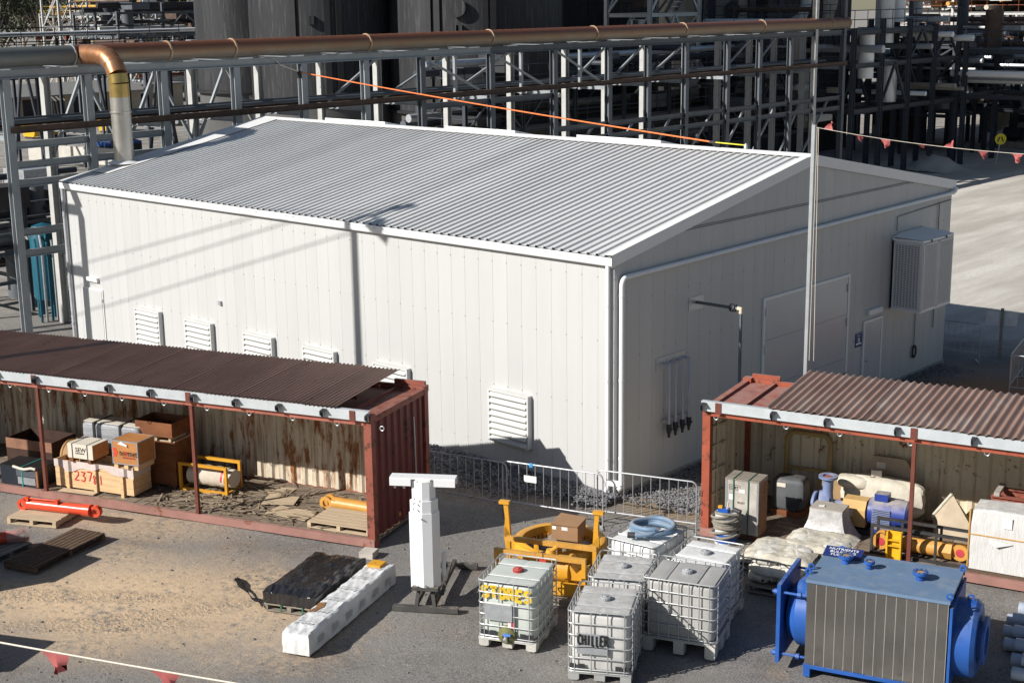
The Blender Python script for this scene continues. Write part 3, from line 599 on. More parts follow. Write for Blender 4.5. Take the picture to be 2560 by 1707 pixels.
for x in (.03, 1.19): MB().bar((x, .032, .06), (x, .488, .06), .05).build('crossbar', m_yel, y)
m_cloth = mat('cream_cloth', (.60, .53, .43), .85, var=.15, scale=4, bump=.6, bscale=12)
MB().grid([[((.15+.95*i/12), .26+.22*(1+.05*math.sin(i*2.1+j))*math.cos(2*PI*j/16), .33+.22*(1+.06*math.sin(i*1.7+j*2))*math.sin(2*PI*j/16)) for j in range(17)] for i in range(13)]).build('wrapped_roller', m_cloth, y)
MB().tube([(1.02, .26, .33), (1.24, .26, .33)], .20, 18).build('roller_end', m_crm, y); MB().tube([(1.0, .26, .33), (1.05, .26, .33)], .22, 18).build('red_collar', m_rednum, y)
d = thing('rusty_drum', 'rusty tan drum lying behind the cream box', 'drum', at(cl, -8.15, .95, .152), R(19))
MB().tube([(.0, 0, .55), (.55, 0, .55)], .33, 24).build('shell', mat('tan_rust', (.42, .25, .12), .7, var=.3, rust=.4, rustcol=(.35, .12, .03)), d)
for x in (.05, .28, .5): MB().lathe([(.335, -.015), (.35, 0), (.335, .015)], 24, (x, 0, .55), (1, 0, 0)).build('hoop', m_oyel, d)
MB().b2(0, .5, -.25, .25, 0, .22).build('cradle', m_oldply, d)
m_oldply2 = mat('shaded_brown_board', (.06, .03, .02), .8, var=.3)  # bin boards: the deep shade they stand in is put into the colour
d = thing('timber_bin', 'brown timber bin, darkened as in shade, at the left end of the left shelter', 'bin', at(cl, -10.0, 1.0, .152), R(19))
for i in range(3): MB().b2(0, 1.3, 0, .025, i*.24, i*.24+.23).build('front_plank', m_oldply2 if i < 2 else mat('rust_brown_board', (.26, .13, .08), .8, var=.3), d)
for i in range(3): MB().b2(0, 1.3, .8, .825, i*.24, i*.24+.23).build('rear_plank', m_oldply2, d)
for x in (0, 1.275): MB().b2(x, x+.025, .027, .798, 0, .71).build('side_board', m_oldply2, d)
pallet('grey pallet under the black battery case at the left edge', at(cl, -9.35, .02, 0), R(19), 1.15, .75, .14, m_grywood, 5)
k = thing('battery_case', 'black equipment case tied with teal strap on a low pallet at the left edge', 'case', at(cl, -9.32, .04, .14), R(19))
MB().b2(.0, 1.05, 0, .62, .03, .44).build('body', mat('dark_blue_black', (.02, .025, .035), .4, var=.2, dust=.25), k); MB().b2(-.01, 1.06, -.01, .63, .44, .47).build('lid', m_black, k)
MB().b2(.45, .98, -.015, -.001, .26, .40).build('front_panel', mat('grey_blue_panel', (.09, .10, .12), .5, var=.2), k); MB().b2(.48, .96, -.012, -.001, .08, .24).build('lower_panel', mat('grey_panel', (.28, .29, .30), .6, var=.2, dust=.2), k)
MB().tube([(.40, -.03, .47), (.62, -.06, .45), (.72, -.05, .44), (.9, -.04, .48), (1.0, -.02, .46)], .03, 8).build('hose', m_crm, k); MB().b2(1.0, 1.05, -.03, -.002, .06, .42).build('rusty_bracket', mat('bracket_rust', (.30, .13, .06), .8, var=.3), k)
MB().b2(.60, .625, -.022, .635, .02, .478).build('teal_strap', m_teal, k)
pallet('pale pallet inside the right end of the left shelter', at(cl, -1.62, .16, .152), R(19), 1.42, .9, .13, m_pale, 6)
def ram(root, L, r, m_, eye, rod=.55, hex_=True, pin=None):
    """hydraulic cylinder along +x, resting at z=r"""
    MB().tube([(0, 0, r), (L, 0, r)], r, 24).build('barrel', m_, root)
    MB().tube([(L-.02, 0, r), (L+.16, 0, r)], r*1.12, 6 if hex_ else 24).build('gland', m_, root)
    for x, k in ((-eye*.9, 0), (L+.16+eye*.95, 1)):
        for yy in ((-r*.62, r*.62) if not k else (-.0, )):
            b = MB(); w = r*.42 if not k else r*.9
            out = arc((x, yy-w/2, r), eye, 0, 2*PI, (1, 0, 0), (0, 0, 1), 20)[:-1]; inn = arc((x, yy-w/2, r), eye*.5, 0, 2*PI, (1, 0, 0), (0, 0, 1), 20)[:-1]; h = V(0, w, 0)
            vs = out+inn+[p_+h for p_ in out]+[p_+h for p_ in inn]; N = 20; fs = []
            for i in range(N): j = (i+1) % N; fs += [(i, j, N+j, N+i), (2*N+i, 3*N+i, 3*N+j, 2*N+j), (i, 2*N+i, 2*N+j, j), (N+i, N+j, 3*N+j, 3*N+i)]
            b.add(vs, fs, True); e_ = b.build('eye', m_, root)
            if pin: MB().tube([(x, yy-w/2-.01, r), (x, yy+w/2+.01, r)], eye*.5, 16).build('pin_cap', pin, e_)
            MB().bar((x+(eye*.8 if not k else -eye*.8), yy, r), (x+(eye*1.5 if not k else -eye*1.4), yy, r), w, eye*1.3).build('eye_neck', m_, root)
rm_ = thing('hydraulic_cylinder', 'ochre hydraulic cylinder lying behind the pale pallet in the left shelter', 'cylinder', at(cl, -1.65, 1.28, .152), R(16)); ram(rm_, 1.15, .135, m_oyel, .15)
# splintered boards strewn over the deck
b = MB(); rnd = random.Random(11)
for i in range(330):
    x, y_ = rnd.uniform(-5.9, -.4), rnd.uniform(.12, 2.25)
    if rnd.random() < .55: x = rnd.uniform(-5.4, -3); y_ = rnd.uniform(.15, 1.9)
    b.box((x, y_, .165+rnd.random()*.05), (rnd.uniform(.15, .6), rnd.uniform(.012, .05), .008), rnd.gauss(.1, .5)+(PI/2 if rnd.random() < .2 else 0), rnd.uniform(-.06, .06), rnd.uniform(-.3, .3))
o = b.build('timber_debris', mat('splintered_timber', (.30, .235, .165), .9, var=.5, scale=4, stretch=(1, 6, 1)), None, loc=cl.location, rz=R(19)); stuff(tag(o, 'splintered grey boards strewn over the deck of the left shelter', 'timber debris'))
b = MB()
for i, (x, y_, w, h_, a) in enumerate(((-3.6, 1.7, 1.2, .6, .1), (-2.3, .7, 1.0, .5, -.1), (-7.3, .14, .9, .2, .05), (-2.9, 1.2, .7, .5, .3))): 
    o = tag(MB().box((0, 0, 0), (w, h_, .012), a).build('plywood_offcut', m_pale, None, loc=at(cl, x, y_, .166+.013*i), rz=R(19)), ['broad pale plywood sheet against the back of the left shelter deck', 'pale plywood sheet near the front sill of the left shelter', 'narrow board in front of the pine crate', 'small pale plywood sheet amid the splintered boards'][i], 'board', 'plywood offcuts on the deck')
# ---------------------------------------------------------------- goods in and before the right shelter
c = thing('grey_crate', 'tall weathered grey crate with green straps at the mouth of the right shelter', 'crate', at(crr, .57, -.2, .152), R(13.5))
m_gcr = mat('greyed_board', (.46, .42, .37), .85, var=.3, scale=3, col2=(.45, .27, .15), c2=.72)
MB().b2(.0, .68, .0, .5, .09, 1.16).build('body', m_gcr, c); MB().b2(.6805, .686, .02, .48, .11, 1.12).build('end_board', mat('orange_brown_board', (.33, .16, .07), .75, var=.4, scale=3), c)
for i in range(3): MB().b2(i*.23-.005, i*.23+.22, -.012, .512, 1.162, 1.185).build('lid_board', m_grywood, c)
for x in (.02, .60): MB().b2(x, x+.08, 0, .5, 0, .088).build('skid', m_oldply, c)
for x in (.005, .635): MB().b2(x, x+.04, -.005, -.0005, .10, 1.155).build('edge_angle', m_edge, c)
m_gstrap = mat('green_strap', (.04, .14, .09), .4)
for x in (.17, .47): MB().b2(x-.01, x+.01, -.018, .516, .1, 1.195).build('strap', m_gstrap, c)
for x, z, w, h_ in ((.28, .92, .12, .07), (.08, .76, .10, .11)): MB().b2(x, x+w, -.008, -.006, z, z+h_).build('paper_label', MATS['paper'], c)
text('lettering', 'CUIT', .075, m_mark, c, (.10, -.004, .98), (PI/2, 0, 0)); text('lettering', 'PLUST', .055, m_mark, c, (.25, -.004, .70), (PI/2, 0, 0))
t = MB()
for (a, b_) in (((.08, 1.06), (.30, 1.06)), ((.08, .965), (.30, .965)), ((.08, .965), (.08, 1.06)), ((.30, .965), (.30, 1.06))): t.ribbon([(a[0], -.004, a[1]), (b_[0], -.004, b_[1])], .008, (0, -1, 0))
t.build('stencil_frame', m_mark, c)
pallet('grey slatted pallet under the hose coil, beside the rear white tank', at(crr, .42, -1.28, 0), R(13.5), 1.1, 1.05, .14, m_grywood, 7)
h = thing('hose_reel', 'coil of dirty grey hose piled on a white and blue drum', 'hose', at(crr, .72, -.52, .14), R(13.5))
m_hose = mat('dirty_hose', (.26, .235, .19), .75, var=.25, scale=8)
m_wpl = mat('dirty_white_plastic', (.60, .60, .58), .5, var=.12, dust=.3); m_blu = mat('blue_plastic', (.02, .10, .42), .4, var=.1)
MB().tube([(0, 0, 0), (0, 0, .62)], .21, 22).build('drum', m_wpl, h); MB().lathe([(.215, .05), (.215, .22)], 22).build('blue_band', m_blu, h)
rnd = random.Random(2); pts = []
for i in range(9*16):
    a = 2*PI*i/16; k = i/16; pts.append((math.cos(a)*(.235+.035*math.sin(k*2.3+a))+.02*math.sin(k*3), math.sin(a)*(.235+.03*math.cos(k*1.9+a)), .16+k*.052+.035*math.sin(a+k*1.1)))
MB().tube(pts, .025, 8).build('hose_coil', m_hose, h)
MB().b2(-.14, .06, -.10, .06, .62, .70).build('blue_lid', m_blu, h); MB().tube([(.02, -.02, .66), (.06, -.05, .86)], .016, 6).build('handle', m_crm, h); MB().tube([(.12, .05, .68), (.28, .02, .66)], .045, 8).build('coupling', m_dark, h); MB().box((-.10, -.05, .73), (.08, .06, .05)).build('yellow_cap', m_yel, h)
d = thing('gearbox_unit', 'dark grey gearbox unit in the shade behind the grey crate', 'gearbox', at(crr, .98, 1.35, .152), R(13.5))
MB().grid(blob(.33, .22, .45, .34, .24, .34, 9, 20, 10, 6, .03)).build('housing', mat('dusty_dark_grey', (.10, .105, .11), .6, var=.2, dust=.35), d); MB().b2(0, .66, .0, .44, 0, .12).build('base', m_oldply, d); MB().tube([(.5, -.2, .2), (.62, .1, .5)], .05, 8).build('lever', m_dark, d)
MB().b2(.12, .3, -.03, .0, .62, .70).build('name_plate', m_crm, d)
f = thing('rollover_frame', 'mustard steel rollover frame leaning on the rear wall of the right shelter', 'frame', at(crr, .98, 2.22, .152), R(13.5))
m_must = mat('mustard_paint', (.42, .29, .11), .6, var=.15)
MB().tube([(0, 0, 0), (0, .05, 1.35), (.10, .06, 1.5), (.80, .06, 1.5), (.92, .05, 1.35), (.92, 0, 0)], .055, 8).build('hoop', m_must, f); MB().bar((.03, .03, .75), (.89, .03, .75), .05).build('crossbar', m_must, f)
MB().box((1.2, -.18, .40), (.75, .02, .8), 0, 0, -.12).build('cardboard_panel', mat('brown_card', (.34, .22, .11), .85, var=.15), f)
w = thing('wrapped_box', 'low box shrouded in clear film in front of the blue pump', 'wrapped goods', at(crr, 2.05, .40, .152), R(13.5))
m_clear = mat('cloudy_film', (.50, .485, .47), .3, var=.25, scale=6, bump=.8, bscale=8, spec=.6)
MB().grid([[(.34+kx*(.33+.20*(1-z)**2.2*(1+.25*math.sin(5*a))), .22+ky*(.24+.22*(1-z)**2.2), z*.60+.02) for a, kx, ky in [(2*PI*j/32, max(-1, min(1, 1.35*math.cos(2*PI*j/32))), max(-1, min(1, 1.35*math.sin(2*PI*j/32)))) for j in range(33)]] for z in [i/8 for i in range(9)]]).build('film_skirt', m_clear, w)
MB().b2(.02, .66, -.01, .45, .60, .635).build('top', mat('dusty_top', (.42, .38, .33), .8, var=.15), w); MB().box((.22, .12, .65), (.10, .06, .02), .4).build('paper_label', MATS['paper'], w)
# blue pump set
m_pblue = mat('pump_blue', (.025, .05, .26), .45, var=.12, dust=.75, dustcol=(.42, .38, .33)); m_pblue2 = mat('faded_pump_blue', (.20, .25, .42), .55, var=.2, dust=.5, dustcol=(.45, .42, .38))
p_ = thing('pump_set', 'blue motor and pump with tan coupling guard in the right shelter', 'pump', at(crr, 2.0, 1.25, .152), R(13.5))
MB().b2(-.05, 2.0, -.22, .22, 0, .10).build('baseplate', m_dark, p_)
MB().lathe([(.10, -.12), (.27, -.10), (.30, 0), (.27, .10), (.10, .12)], 24, (.10, 0, .42), (1, .25, 0)).build('volute', m_pblue2, p_); MB().lathe([(.12, -.03), (.25, -.02), (.25, .03), (.12, .03)], 20, (-.08, -.02, .42), (1, 0, 0)).build('suction_flange', m_pblue2, p_)
MB().lathe([(.12, .5), (.10, .7), (.105, .92), (.13, 1.0)], 20, (.18, -.05, 0)).build('discharge_neck', m_pblue2, p_); fl = MB().lathe([(.11, 1.0), (.19, 1.0), (.19, 1.045), (.11, 1.045)], 22, (.18, -.05, 0), closed=True).build('discharge_flange', m_pblue2, p_); MB().lathe([(.0, 1.02), (.112, 1.02)], 18, (.18, -.05, 0)).build('flange_face', mat('red_lead', (.33, .10, .07), .7), fl)
MB().tube([(.25, 0, .42), (.62, 0, .42)], .13, 16).build('bearing_bracket', m_pblue2, p_)
for i in range(5): MB().tube([(.30, -.16, .28+.07*i), (.36, -.2, .28+.07*i)], .025, 6).build('stud', m_dark, p_)
m_card = mat('tan_card', (.60, .38, .15), .75, var=.12)
MB().prism([(.52, -.24, .16), (.52, -.26, .50), (.52, -.14, .66), (.52, .14, .66), (.52, .26, .50), (.52, .24, .16)], (.46, 0, 0)).build('coupling_guard', m_card, p_); MB().b2(.60, .74, -.264, -.258, .36, .50).build('paper_label', MATS['paper'], p_)
mt = MB().tube([(1.02, 0, .45), (1.12, 0, .45), (1.48, 0, .45)], [.26, .27, .27], 28).build('motor', m_pblue, p_); MB().tube([(1.48, 0, .45), (1.74, 0, .45), (1.78, 0, .45)], [.285, .285, .25], 28).build('fan_cowl', m_pblue, p_)
for i in range(9): MB().b2(1.12, 1.47, -.300, -.262, .30+i*.034, .312+i*.034).build('cooling_fin', m_pblue2, mt)
MB().b2(1.12, 1.38, -.13, .10, .70, .84).build('terminal_box', m_pblue, p_); MB().b2(1.08, 1.5, -.26, .26, .10, .17).build('motor_foot', m_pblue, p_)
b_ = thing('cream_bulk_bag', 'slumped cream woven bag behind the blue pump', 'bag', at(crr, 3.1, 1.9, .152), R(13.5))
m_bag = mat('cream_woven_bag', (.60, .55, .45), .8, var=.15, scale=5, bump=.7, bscale=14)
MB().grid(blob(0, 0, .55, .82, .30, .40, 21, 30, 14, 3.6, .10, 4)).build('bag', m_bag, b_); MB().grid(blob(-.55, -.10, .80, .34, .22, .13, 22, 20, 10, 3, .08)).build('rolled_top', m_bag, b_); MB().box((-.15, -.05, 1.02), (.20, .14, .14), .3).build('timber_block', m_crm, b_)
b_ = thing('leaning_hood', 'tan curved sheet hood leaning against the rear wall of the right shelter', 'hood', at(crr, 2.72, 2.15, .152), R(13.5))
MB().prism([(0, 0, 0), (0, .0, 1.15), (.08, .0, 1.27), (.72, .0, 1.27), (.85, .0, 1.05), (1.1, .0, .3), (1.1, 0, 0)], (0, .05, 0)).build('sheet', mat('tan_sheet', (.42, .33, .24), .7, var=.1), b_); MB().b2(.15, .33, -.004, -.001, 1.02, 1.15).build('paper_label', m_crm, b_)
r_ = thing('hydraulic_cylinder', 'ochre hydraulic cylinder with red end caps lying in the black frame of the right shelter', 'cylinder', at(crr, 3.62, .42, .22), R(13.5)); ram(r_, 1.0, .145, m_oyel, .155, pin=mat('red_cap', (.55, .06, .08), .4))
f = thing('steel_transport_frame', 'long dark steel frame around the ochre cylinder', 'frame', at(crr, 3.32, .18, .152), R(13.5))
m_blk = mat('worn_black_steel', (.06, .06, .062), .5, .3, var=.4, rust=.15)
for yy in (0, .44):
    for z in (.03, .56): MB().bar((0, yy, z), (1.86, yy, z), .05).build('rail', m_blk, f)
    for x in (.025, .48, 1.2): MB().bar((x, yy, .056), (x, yy, .534), .045).build('upright', m_blk, f)
for x in (.025, .9, 1.83): MB().bar((x, .026, .03), (x, .414, .03), .045).build('crossbar', m_blk, f)
q = thing('yellow_bracket', 'small bright yellow welded bracket standing against the black frame', 'bracket', at(crr, 3.66, .02, .152), R(13.5))
m_byel = mat('bright_yellow', (.75, .42, .02), .4, var=.08)
for x in (0, .25): MB().b2(x, x+.03, -.05, .06, 0, .55).build('side_plate', m_byel, q)
for z in (.0, .27, .38): MB().b2(.032, .248, -.04, .05, z, z+.02).build('shelf_plate', m_byel, q)
MB().b2(.032, .248, .045, .06, .022, .55).build('back_plate', m_byel, q)
t = thing('canvas_cone', 'tan canvas cone beside the rear wall of the right shelter', 'canvas cover', at(crr, 4.45, 1.9, .152), R(13.5)); t.scale = (.85, .85, .85)
MB().add([(-.45, .0, .35), (-.02, -.05, .95), (.75, -.45, 0), (-.35, -.25, 0), (.5, .4, 0), (-.45, .3, 0)], [(0, 3, 1), (3, 2, 1), (2, 4, 1), (4, 5, 1), (5, 0, 1), (0, 5, 3)]).build('cover', mat('tan_canvas', (.45, .37, .27), .85, var=.15), t); MB().tube([(-.46, -.02, .33), (-.03, -.06, .96)], .035, 8).build('hem', m_bag, t)
u = thing('bubble_wrapped_crate', 'big crate wrapped in silvery bubble film with tan tape at the right edge', 'wrapped goods', at(crr, 5.16, .06, .152), R(13.5))
m_bub = mat('bubble_film', (.66, .645, .62), .25, var=.10, scale=3, stretch=(6, 6, 1), bump=.6, bscale=7, spec=.7)
MB().b2(0, 2.2, .0, .7, 0, .09).build('skid', m_brnwood, u); wrap_box(-.02, 2.22, -.03, .69, .09, 1.22, .02, 4, 4, 3, .05, 50, 20, 16).build('bubble_film', m_bub, u)
m_tape = mat('tan_tape', (.55, .30, .09), .4, var=.2)
MB().b2(-.045, -.02, -.05, .02, .12, 1.2).build('tape', m_tape, u); MB().b2(-.02, 2.2, -.047, -.036, .74, .76).build('tape', m_tape, u); MB().b2(.55, .70, -.05, -.04, .94, 1.14).build('paper_label', MATS['paper'], u)
MB().prism([(.30, -.045, .66), (.38, -.07, .72), (.62, -.07, .69), (.74, -.05, .66), (.45, -.10, .58)], (0, .01, 0)).build('torn_flap', m_bub, u)
s = thing('steel_offcut_frame', 'red-brown steel channel frame stacked behind the bubble-wrapped crate', 'steel frame', at(crr, 5.3, 1.0, .152), R(13.5))
for yy in (0, .5): MB().ibeam((0, yy, 1.12), (1.8, yy, 1.12), .12, .16).build('channel', m_redrust, s)
for x in (.1, .9, 1.7): MB().bar((x, -.05, 1.24), (x, .55, 1.24), .1, .07).build('cross_channel', MATS['dusty_top'], s)
for x in (.1, 1.7): MB().bar((x, .25, 0), (x, .25, 1.04), .1).build('leg', m_redrust, s)
# bagged goods on pallets
m_sack = mat('white_sack', (.68, .65, .58), .6, var=.2, scale=5, bump=.7, bscale=10, col2=(.5, .44, .32), c2=.62)
for i, (lx, ly, lab, sd_) in enumerate(((2.25, -1.75, 'nearer pallet of slumped white sacks between the blue exchanger and the tank cages', 40), (2.72, -1.05, 'farther pallet of slumped white sacks behind the blue exchanger', 50))):
    pallet(('nearer' if not i else 'farther')+' pallet almost hidden under the white sacks', at(crr, lx-.5, ly-.5, 0), R(13.5), 1.1, 1.0, .13, m_grywood, 6)
    q = thing('sack_pile', lab, 'sacks', at(crr, lx, ly, .13), R(13.5), 'sack piles'); 
    rr = random.Random(sd_)
    for z in range(3):
        for a, b2, r_ in (((-.27, .0, 0), (.27, .0, 0)) if z % 2 == 0 else ((.0, -.25, 1), (.0, .25, 1))):
            q2 = MB().grid([[(x, y_, z_+.022*mnoise.noise(V(x*7+z*3, y_*7, z_*9+sd_))+.012*mnoise.noise(V(x*19, y_*19, z_*19))) for x, y_, z_ in row] for row in blob(0, 0, 0, .30, .49, .125, sd_+z*3+r_, 44, 18, 2.9, .035, 7)]).build('sack', m_sack, q)
            q2.location = (a+rr.uniform(-.03, .03), b2+rr.uniform(-.03, .03), .12+z*.19+(.0 if i else -.01)); q2.rotation_euler = (rr.uniform(-.06, .06), rr.uniform(-.06, .06), r_*PI/2+rr.uniform(-.12, .12))
    MB().grid([[(x, y_, .60+.02*i+.03*mnoise.noise(V(x*5, y_*5, sd_))+.016*mnoise.noise(V(x*15, y_*15, 2))-.5*max(0, abs(x)-.42)**1.2-.5*max(0, abs(y_)-.40)**1.2) for x in [-.62+.04*k for k in range(32)]] for y_ in [-.56+.04*k for k in range(29)]]).build('film_sheet', mat('stained_film', (.64, .59, .48), .3, var=.25, scale=4, bump=.6, bscale=9, spec=.6), q)
    for k in range(3): MB().ribbon([(-.2+.12*k, -.50, .10), (-.17+.12*k, -.505, .16)], .03, (0, -1, 0)).build('sack_print', m_mark, q)
e = thing('pipe_elbow', 'rusty flanged pipe elbow on the ground behind the sacks', 'pipe fitting', at(crr, 3.3, -.35, .17), R(13.5))
MB().tube([(-.25, 0, .0), (0, 0, 0), (.12, -.05, .0), (.2, -.16, 0), (.22, -.3, 0)], .11, 14).build('bend', mat('scuffed_grey_steel', (.25, .24, .22), .5, .3, var=.3), e); MB().lathe([(.11, -.02), (.17, -.02), (.17, .02), (.11, .02)], 18, (-.05, 0, 0), (1, 0, 0)).build('flange', m_redrust, e)
# ---------------------------------------------------------------- caged liquid tanks
m_cage = mat('cage_galvanised', (.48, .485, .48), .45, .45, var=.2, scale=8)
m_cap_r = mat('red_screw_cap', (.50, .07, .06), .5, dust=.4); m_cap_g = mat('grey_screw_cap', (.40, .41, .42), .55, dust=.3)
def ibc(label, loc, ang, w, d, bottle, cap, nv=4, hgt=1.16, plate=None, pal_m=None, dusty=.5, hatch=False):
    t = thing('caged_tank', label, 'tank', loc, R(ang), 'caged liquid tanks on pallets'); x0, y0 = w/2, d/2; z0 = hgt-1.16
    pm = pal_m or mat('pale_pallet_plastic', (.55, .53, .48), .7, var=.15, dust=.3)
    for x in (-x0+.09, 0, x0-.09):
        for y in (-y0+.09, 0, y0-.09): MB().box((x, y, .06+z0/2), (.17, .17, .10+z0)).build('pallet_foot', pm, t)
    MB().b2(-x0, x0, -y0, y0, .112+z0, .15+z0).build('pallet_deck', pm, t)
    for x in (-x0+.09, x0-.09): MB().b2(x-.06, x+.06, -y0, y0, 0, .012).build('pallet_runner', pm, t)
    # blow-moulded bottle: rounded box with dished, ribbed top
    n, P = 40, []; sg = lambda v, e: math.copysign(abs(v)**e, v); zb, zt = .16+z0, 1.10+z0
    for z, k in ((zb, .90), (zb+.02, .965), (zb+.06, .985), ((zb+zt)/2, .98), (zt-.07, .985), (zt-.025, .97), (zt-.005, .93)):
        P.append([((x0-.03)*k*sg(math.cos(2*PI*j/n), .22), (y0-.03)*k*sg(math.sin(2*PI*j/n), .22), z) for j in range(n+1)])
    bt = MB().grid(P)
    gx = 24; X = [(x0-.03)*.93*(2*i/gx-1) for i in range(gx+1)]; Y = [(y0-.03)*.93*(2*i/gx-1) for i in range(gx+1)]
    def top(x, y):
        u = abs(y)/y0 if nv < 6 else abs(x)/x0
        gr = .018*math.exp(-((u-.42)/.045)**2); e = max(abs(x)/x0, abs(y)/y0); return zt-.005+.022*(1-e**6)-gr-.010*math.exp(-(x/.02)**2)*(1 if u > .45 else 0)
    bt.grid([[(x, y, top(x, y)) for x in X] for y in Y]); bt.build('bottle', bottle, t)
    for y in ((-.42*y0, .42*y0) if nv < 6 else ()): MB().tube([(-x0+.01, y, zt+.012), (x0-.01, y, zt+.012)], .008, 6).build('top_bar', m_cage, t)
    for x in ((-.42*x0, .42*x0) if nv >= 6 else ()): MB().tube([(x, -y0+.01, zt+.012), (x, y0-.01, zt+.012)], .008, 6).build('top_bar', m_cage, t)
    lid = MB().lathe([(0, zt+.075), (.075, zt+.075), (.085, zt+.065), (.085, zt+.02), (.10, zt+.012), (.10, zt)], 24, (0, 0, 0)); lid.lathe([(0, zt+.09), (.035, zt+.088), (.04, zt+.075)], 12); cp = lid.build('screw_cap', cap, t)
    for k in range(20): a = 2*PI*k/20; MB().box((.087*math.cos(a), .087*math.sin(a), zt+.043), (.008, .010, .042), a).build('grip', cap, cp)
    r_ = .075
    def ring(z, g=.0):
        o = []
        for cx, cy, a0 in ((x0-r_, y0-r_, 0), (-x0+r_, y0-r_, PI/2), (-x0+r_, -y0+r_, PI), (x0-r_, -y0+r_, 3*PI/2)): o += [(cx+(r_+g)*math.cos(a0+PI/2*i/4), cy+(r_+g)*math.sin(a0+PI/2*i/4), z) for i in range(5)]
        return o
    MB().tube(ring(hgt-.01), .013, 8, closed=True).build('top_rail', m_cage, t)
    for k in range(5): MB().tube(ring(zb+.03+k*.19), .0115, 6, closed=True).build('cage_ring', m_cage, t)
    MB().tube(ring(zb-.012), .012, 6, closed=True).build('cage_ring', m_cage, t)
    nx, ny = nv, (9-nv if nv > 4 else 6)
    for k in range(nx):
        x = -x0+.11+(w-.22)*k/(nx-1)
        for y in (-y0-.004, y0+.004): MB().tube([(x, y, zb-.01), (x, y, hgt-.012)], .0095, 6).build('cage_upright', m_cage, t)
    for k in range(ny):
        y = -y0+.11+(d-.22)*k/(ny-1)
        for x in (-x0-.004, x0+.004): MB().tube([(x, y, zb-.01), (x, y, hgt-.012)], .0095, 6).build('cage_upright', m_cage, t)
    if plate: MB().b2(-x0+plate[0], -x0+plate[1], -y0-.022, -y0-.016, z0+plate[2], z0+plate[3]).build('data_plate', m_galv, t)
    return t
def plast(name, col, dust): return mat(name, col, .5, var=.14, scale=2.5, stretch=(2, 2, .6), streak=.22, streakcol=tuple(c*.72 for c in col), dust=dust, dustcol=(.38, .37, .35), spec=.4)
p_old = plast('grey_old_plastic', (.44, .43, .41), .6); p_white = plast('white_plastic', (.58, .57, .545), .6); p_green = mat('milky_green_plastic', (.55, .59, .54), .4, var=.05, dust=.35, dustcol=(.50, .49, .45)); p_wht2 = plast('bright_white_plastic', (.74, .74, .72), .2)
t = ibc('caged tank with yellow paint lettering and red cap, left of the others', (2.95, -6.27, 0), 23, 1.0, 1.2, p_green, m_cap_r, 4, plate=(.13, .60, .48, .78))
m_sprayY = mat('yellow_spray', (.75, .50, .03), .6, var=.3, scale=12)
scrawl('painted_lettering', 'STORES', (-.42, -.603, .86), (1, 0, 0), (0, 0, 1), (0, -1, 0), .115, .19, .055, m_sprayY, t, .26)
MB().b2(.02, .13, -.602, -.600, .36, .48).build('warning_label', mat('red_label', (.5, .05, .06), .5), t); MB().b2(.02, .075, -.604, -.6025, .37, .46).build('label_text', MATS['paper'], t)
MB().b2(-.37, .08, -.626, -.6225, .765, .795).build('label_strip', MATS['paper'], t)
vb = MB().lathe([(.16, 0), (.17, .03), (.15, .12), (.06, .16)], 18, (.0, -.50, .24), (0, -1, -.1)).build('valve_bowl', mat('olive_plastic', (.16, .16, .06), .5), t); MB().tube([(0, -.62, .22), (0, -.70, .17)], .04, 12).build('outlet', m_cage, vb); MB().b2(-.04, .09, -.70, -.66, .26, .29).build('lever', mat('valve_blue', (.10, .25, .65), .4), vb)
for x in (-.40, -.24, .28, .41): MB().b2(x-.055, x+.055, -.598, -.594, .17, .29).build('corner_guard', m_dark, t)
m_spot = mat('orange_spot', (.55, .18, .03), .6)
for k in range(4):
    for j in range(2): MB().lathe([(0, 0), (.022, 0)], 10, (.4975, -.45+.17*j, .40+.17*k), (1, 0, 0)).build('paint_spot', m_spot, t)
t = ibc('caged tank with black lettering on its plate, nearest the camera', (4.78, -6.24, 0), 29.5, 1.0, 1.2, p_white, m_cap_g, 4, plate=(.15, .63, .46, .80), pal_m=mat('grey_pallet_steel', (.40, .40, .39), .6, .2, var=.2, dust=.3))
m_sprayK = mat('black_spray', (.02, .02, .02), .7, var=.4, scale=12)
scrawl('painted_lettering', 'CHILLER', (-.335, -.6235, .61), (1, 0, 0), (0, 0, 1), (0, -1, 0), .060, .165, .036, m_sprayK, t, .16)
MB().ribbon([(-.34, -.6235, .565), (-.1, -.6235, .58), (.12, -.6235, .575)], .016, (0, -1, 0)).build('painted_underline', m_sprayK, t)
for x in (-.42, -.28, .30, .42): MB().b2(x-.05, x+.05, -.598, -.594, .18, .28).build('corner_guard', m_dark, t)
ibc('large dusty grey caged tank with many bars, right of the lettered tank', (5.27, -4.72, 0), 20, 1.22, 1.0, p_old, m_cap_g, 7, 1.27)
ibc('grey caged tank behind the tank with black lettering', (4.16, -5.0, 0), 28, .97, 1.2, p_white, m_cap_g, 4)
ibc('white caged tank at the back right, against the grey pallet', (4.86, -3.62, 0), 14, 1.0, 1.2, p_wht2, m_cap_g, 5)
t = ibc('white caged tank with blue hose coiled on top', (3.55, -3.51, 0), 7, 1.0, 1.2, p_wht2, m_cap_r, 5)
h = thing('blue_hose', 'thick blue hose coiled on the white tank by the barriers', 'hose', (3.62, -3.45, 1.13), R(7)); pts = []
for i in range(74): a = .5+2*PI*i/26; k = i/26; pts.append((.02*math.sin(3*a)+(.40-.02*k)*math.cos(a), (.30+.02*k)*math.sin(a), .06+.045*k+.02*math.sin(a*1.5)))
pts += [(.12, -.36, .12), (-.02, -.44, .10), (-.12, -.47, .09)]
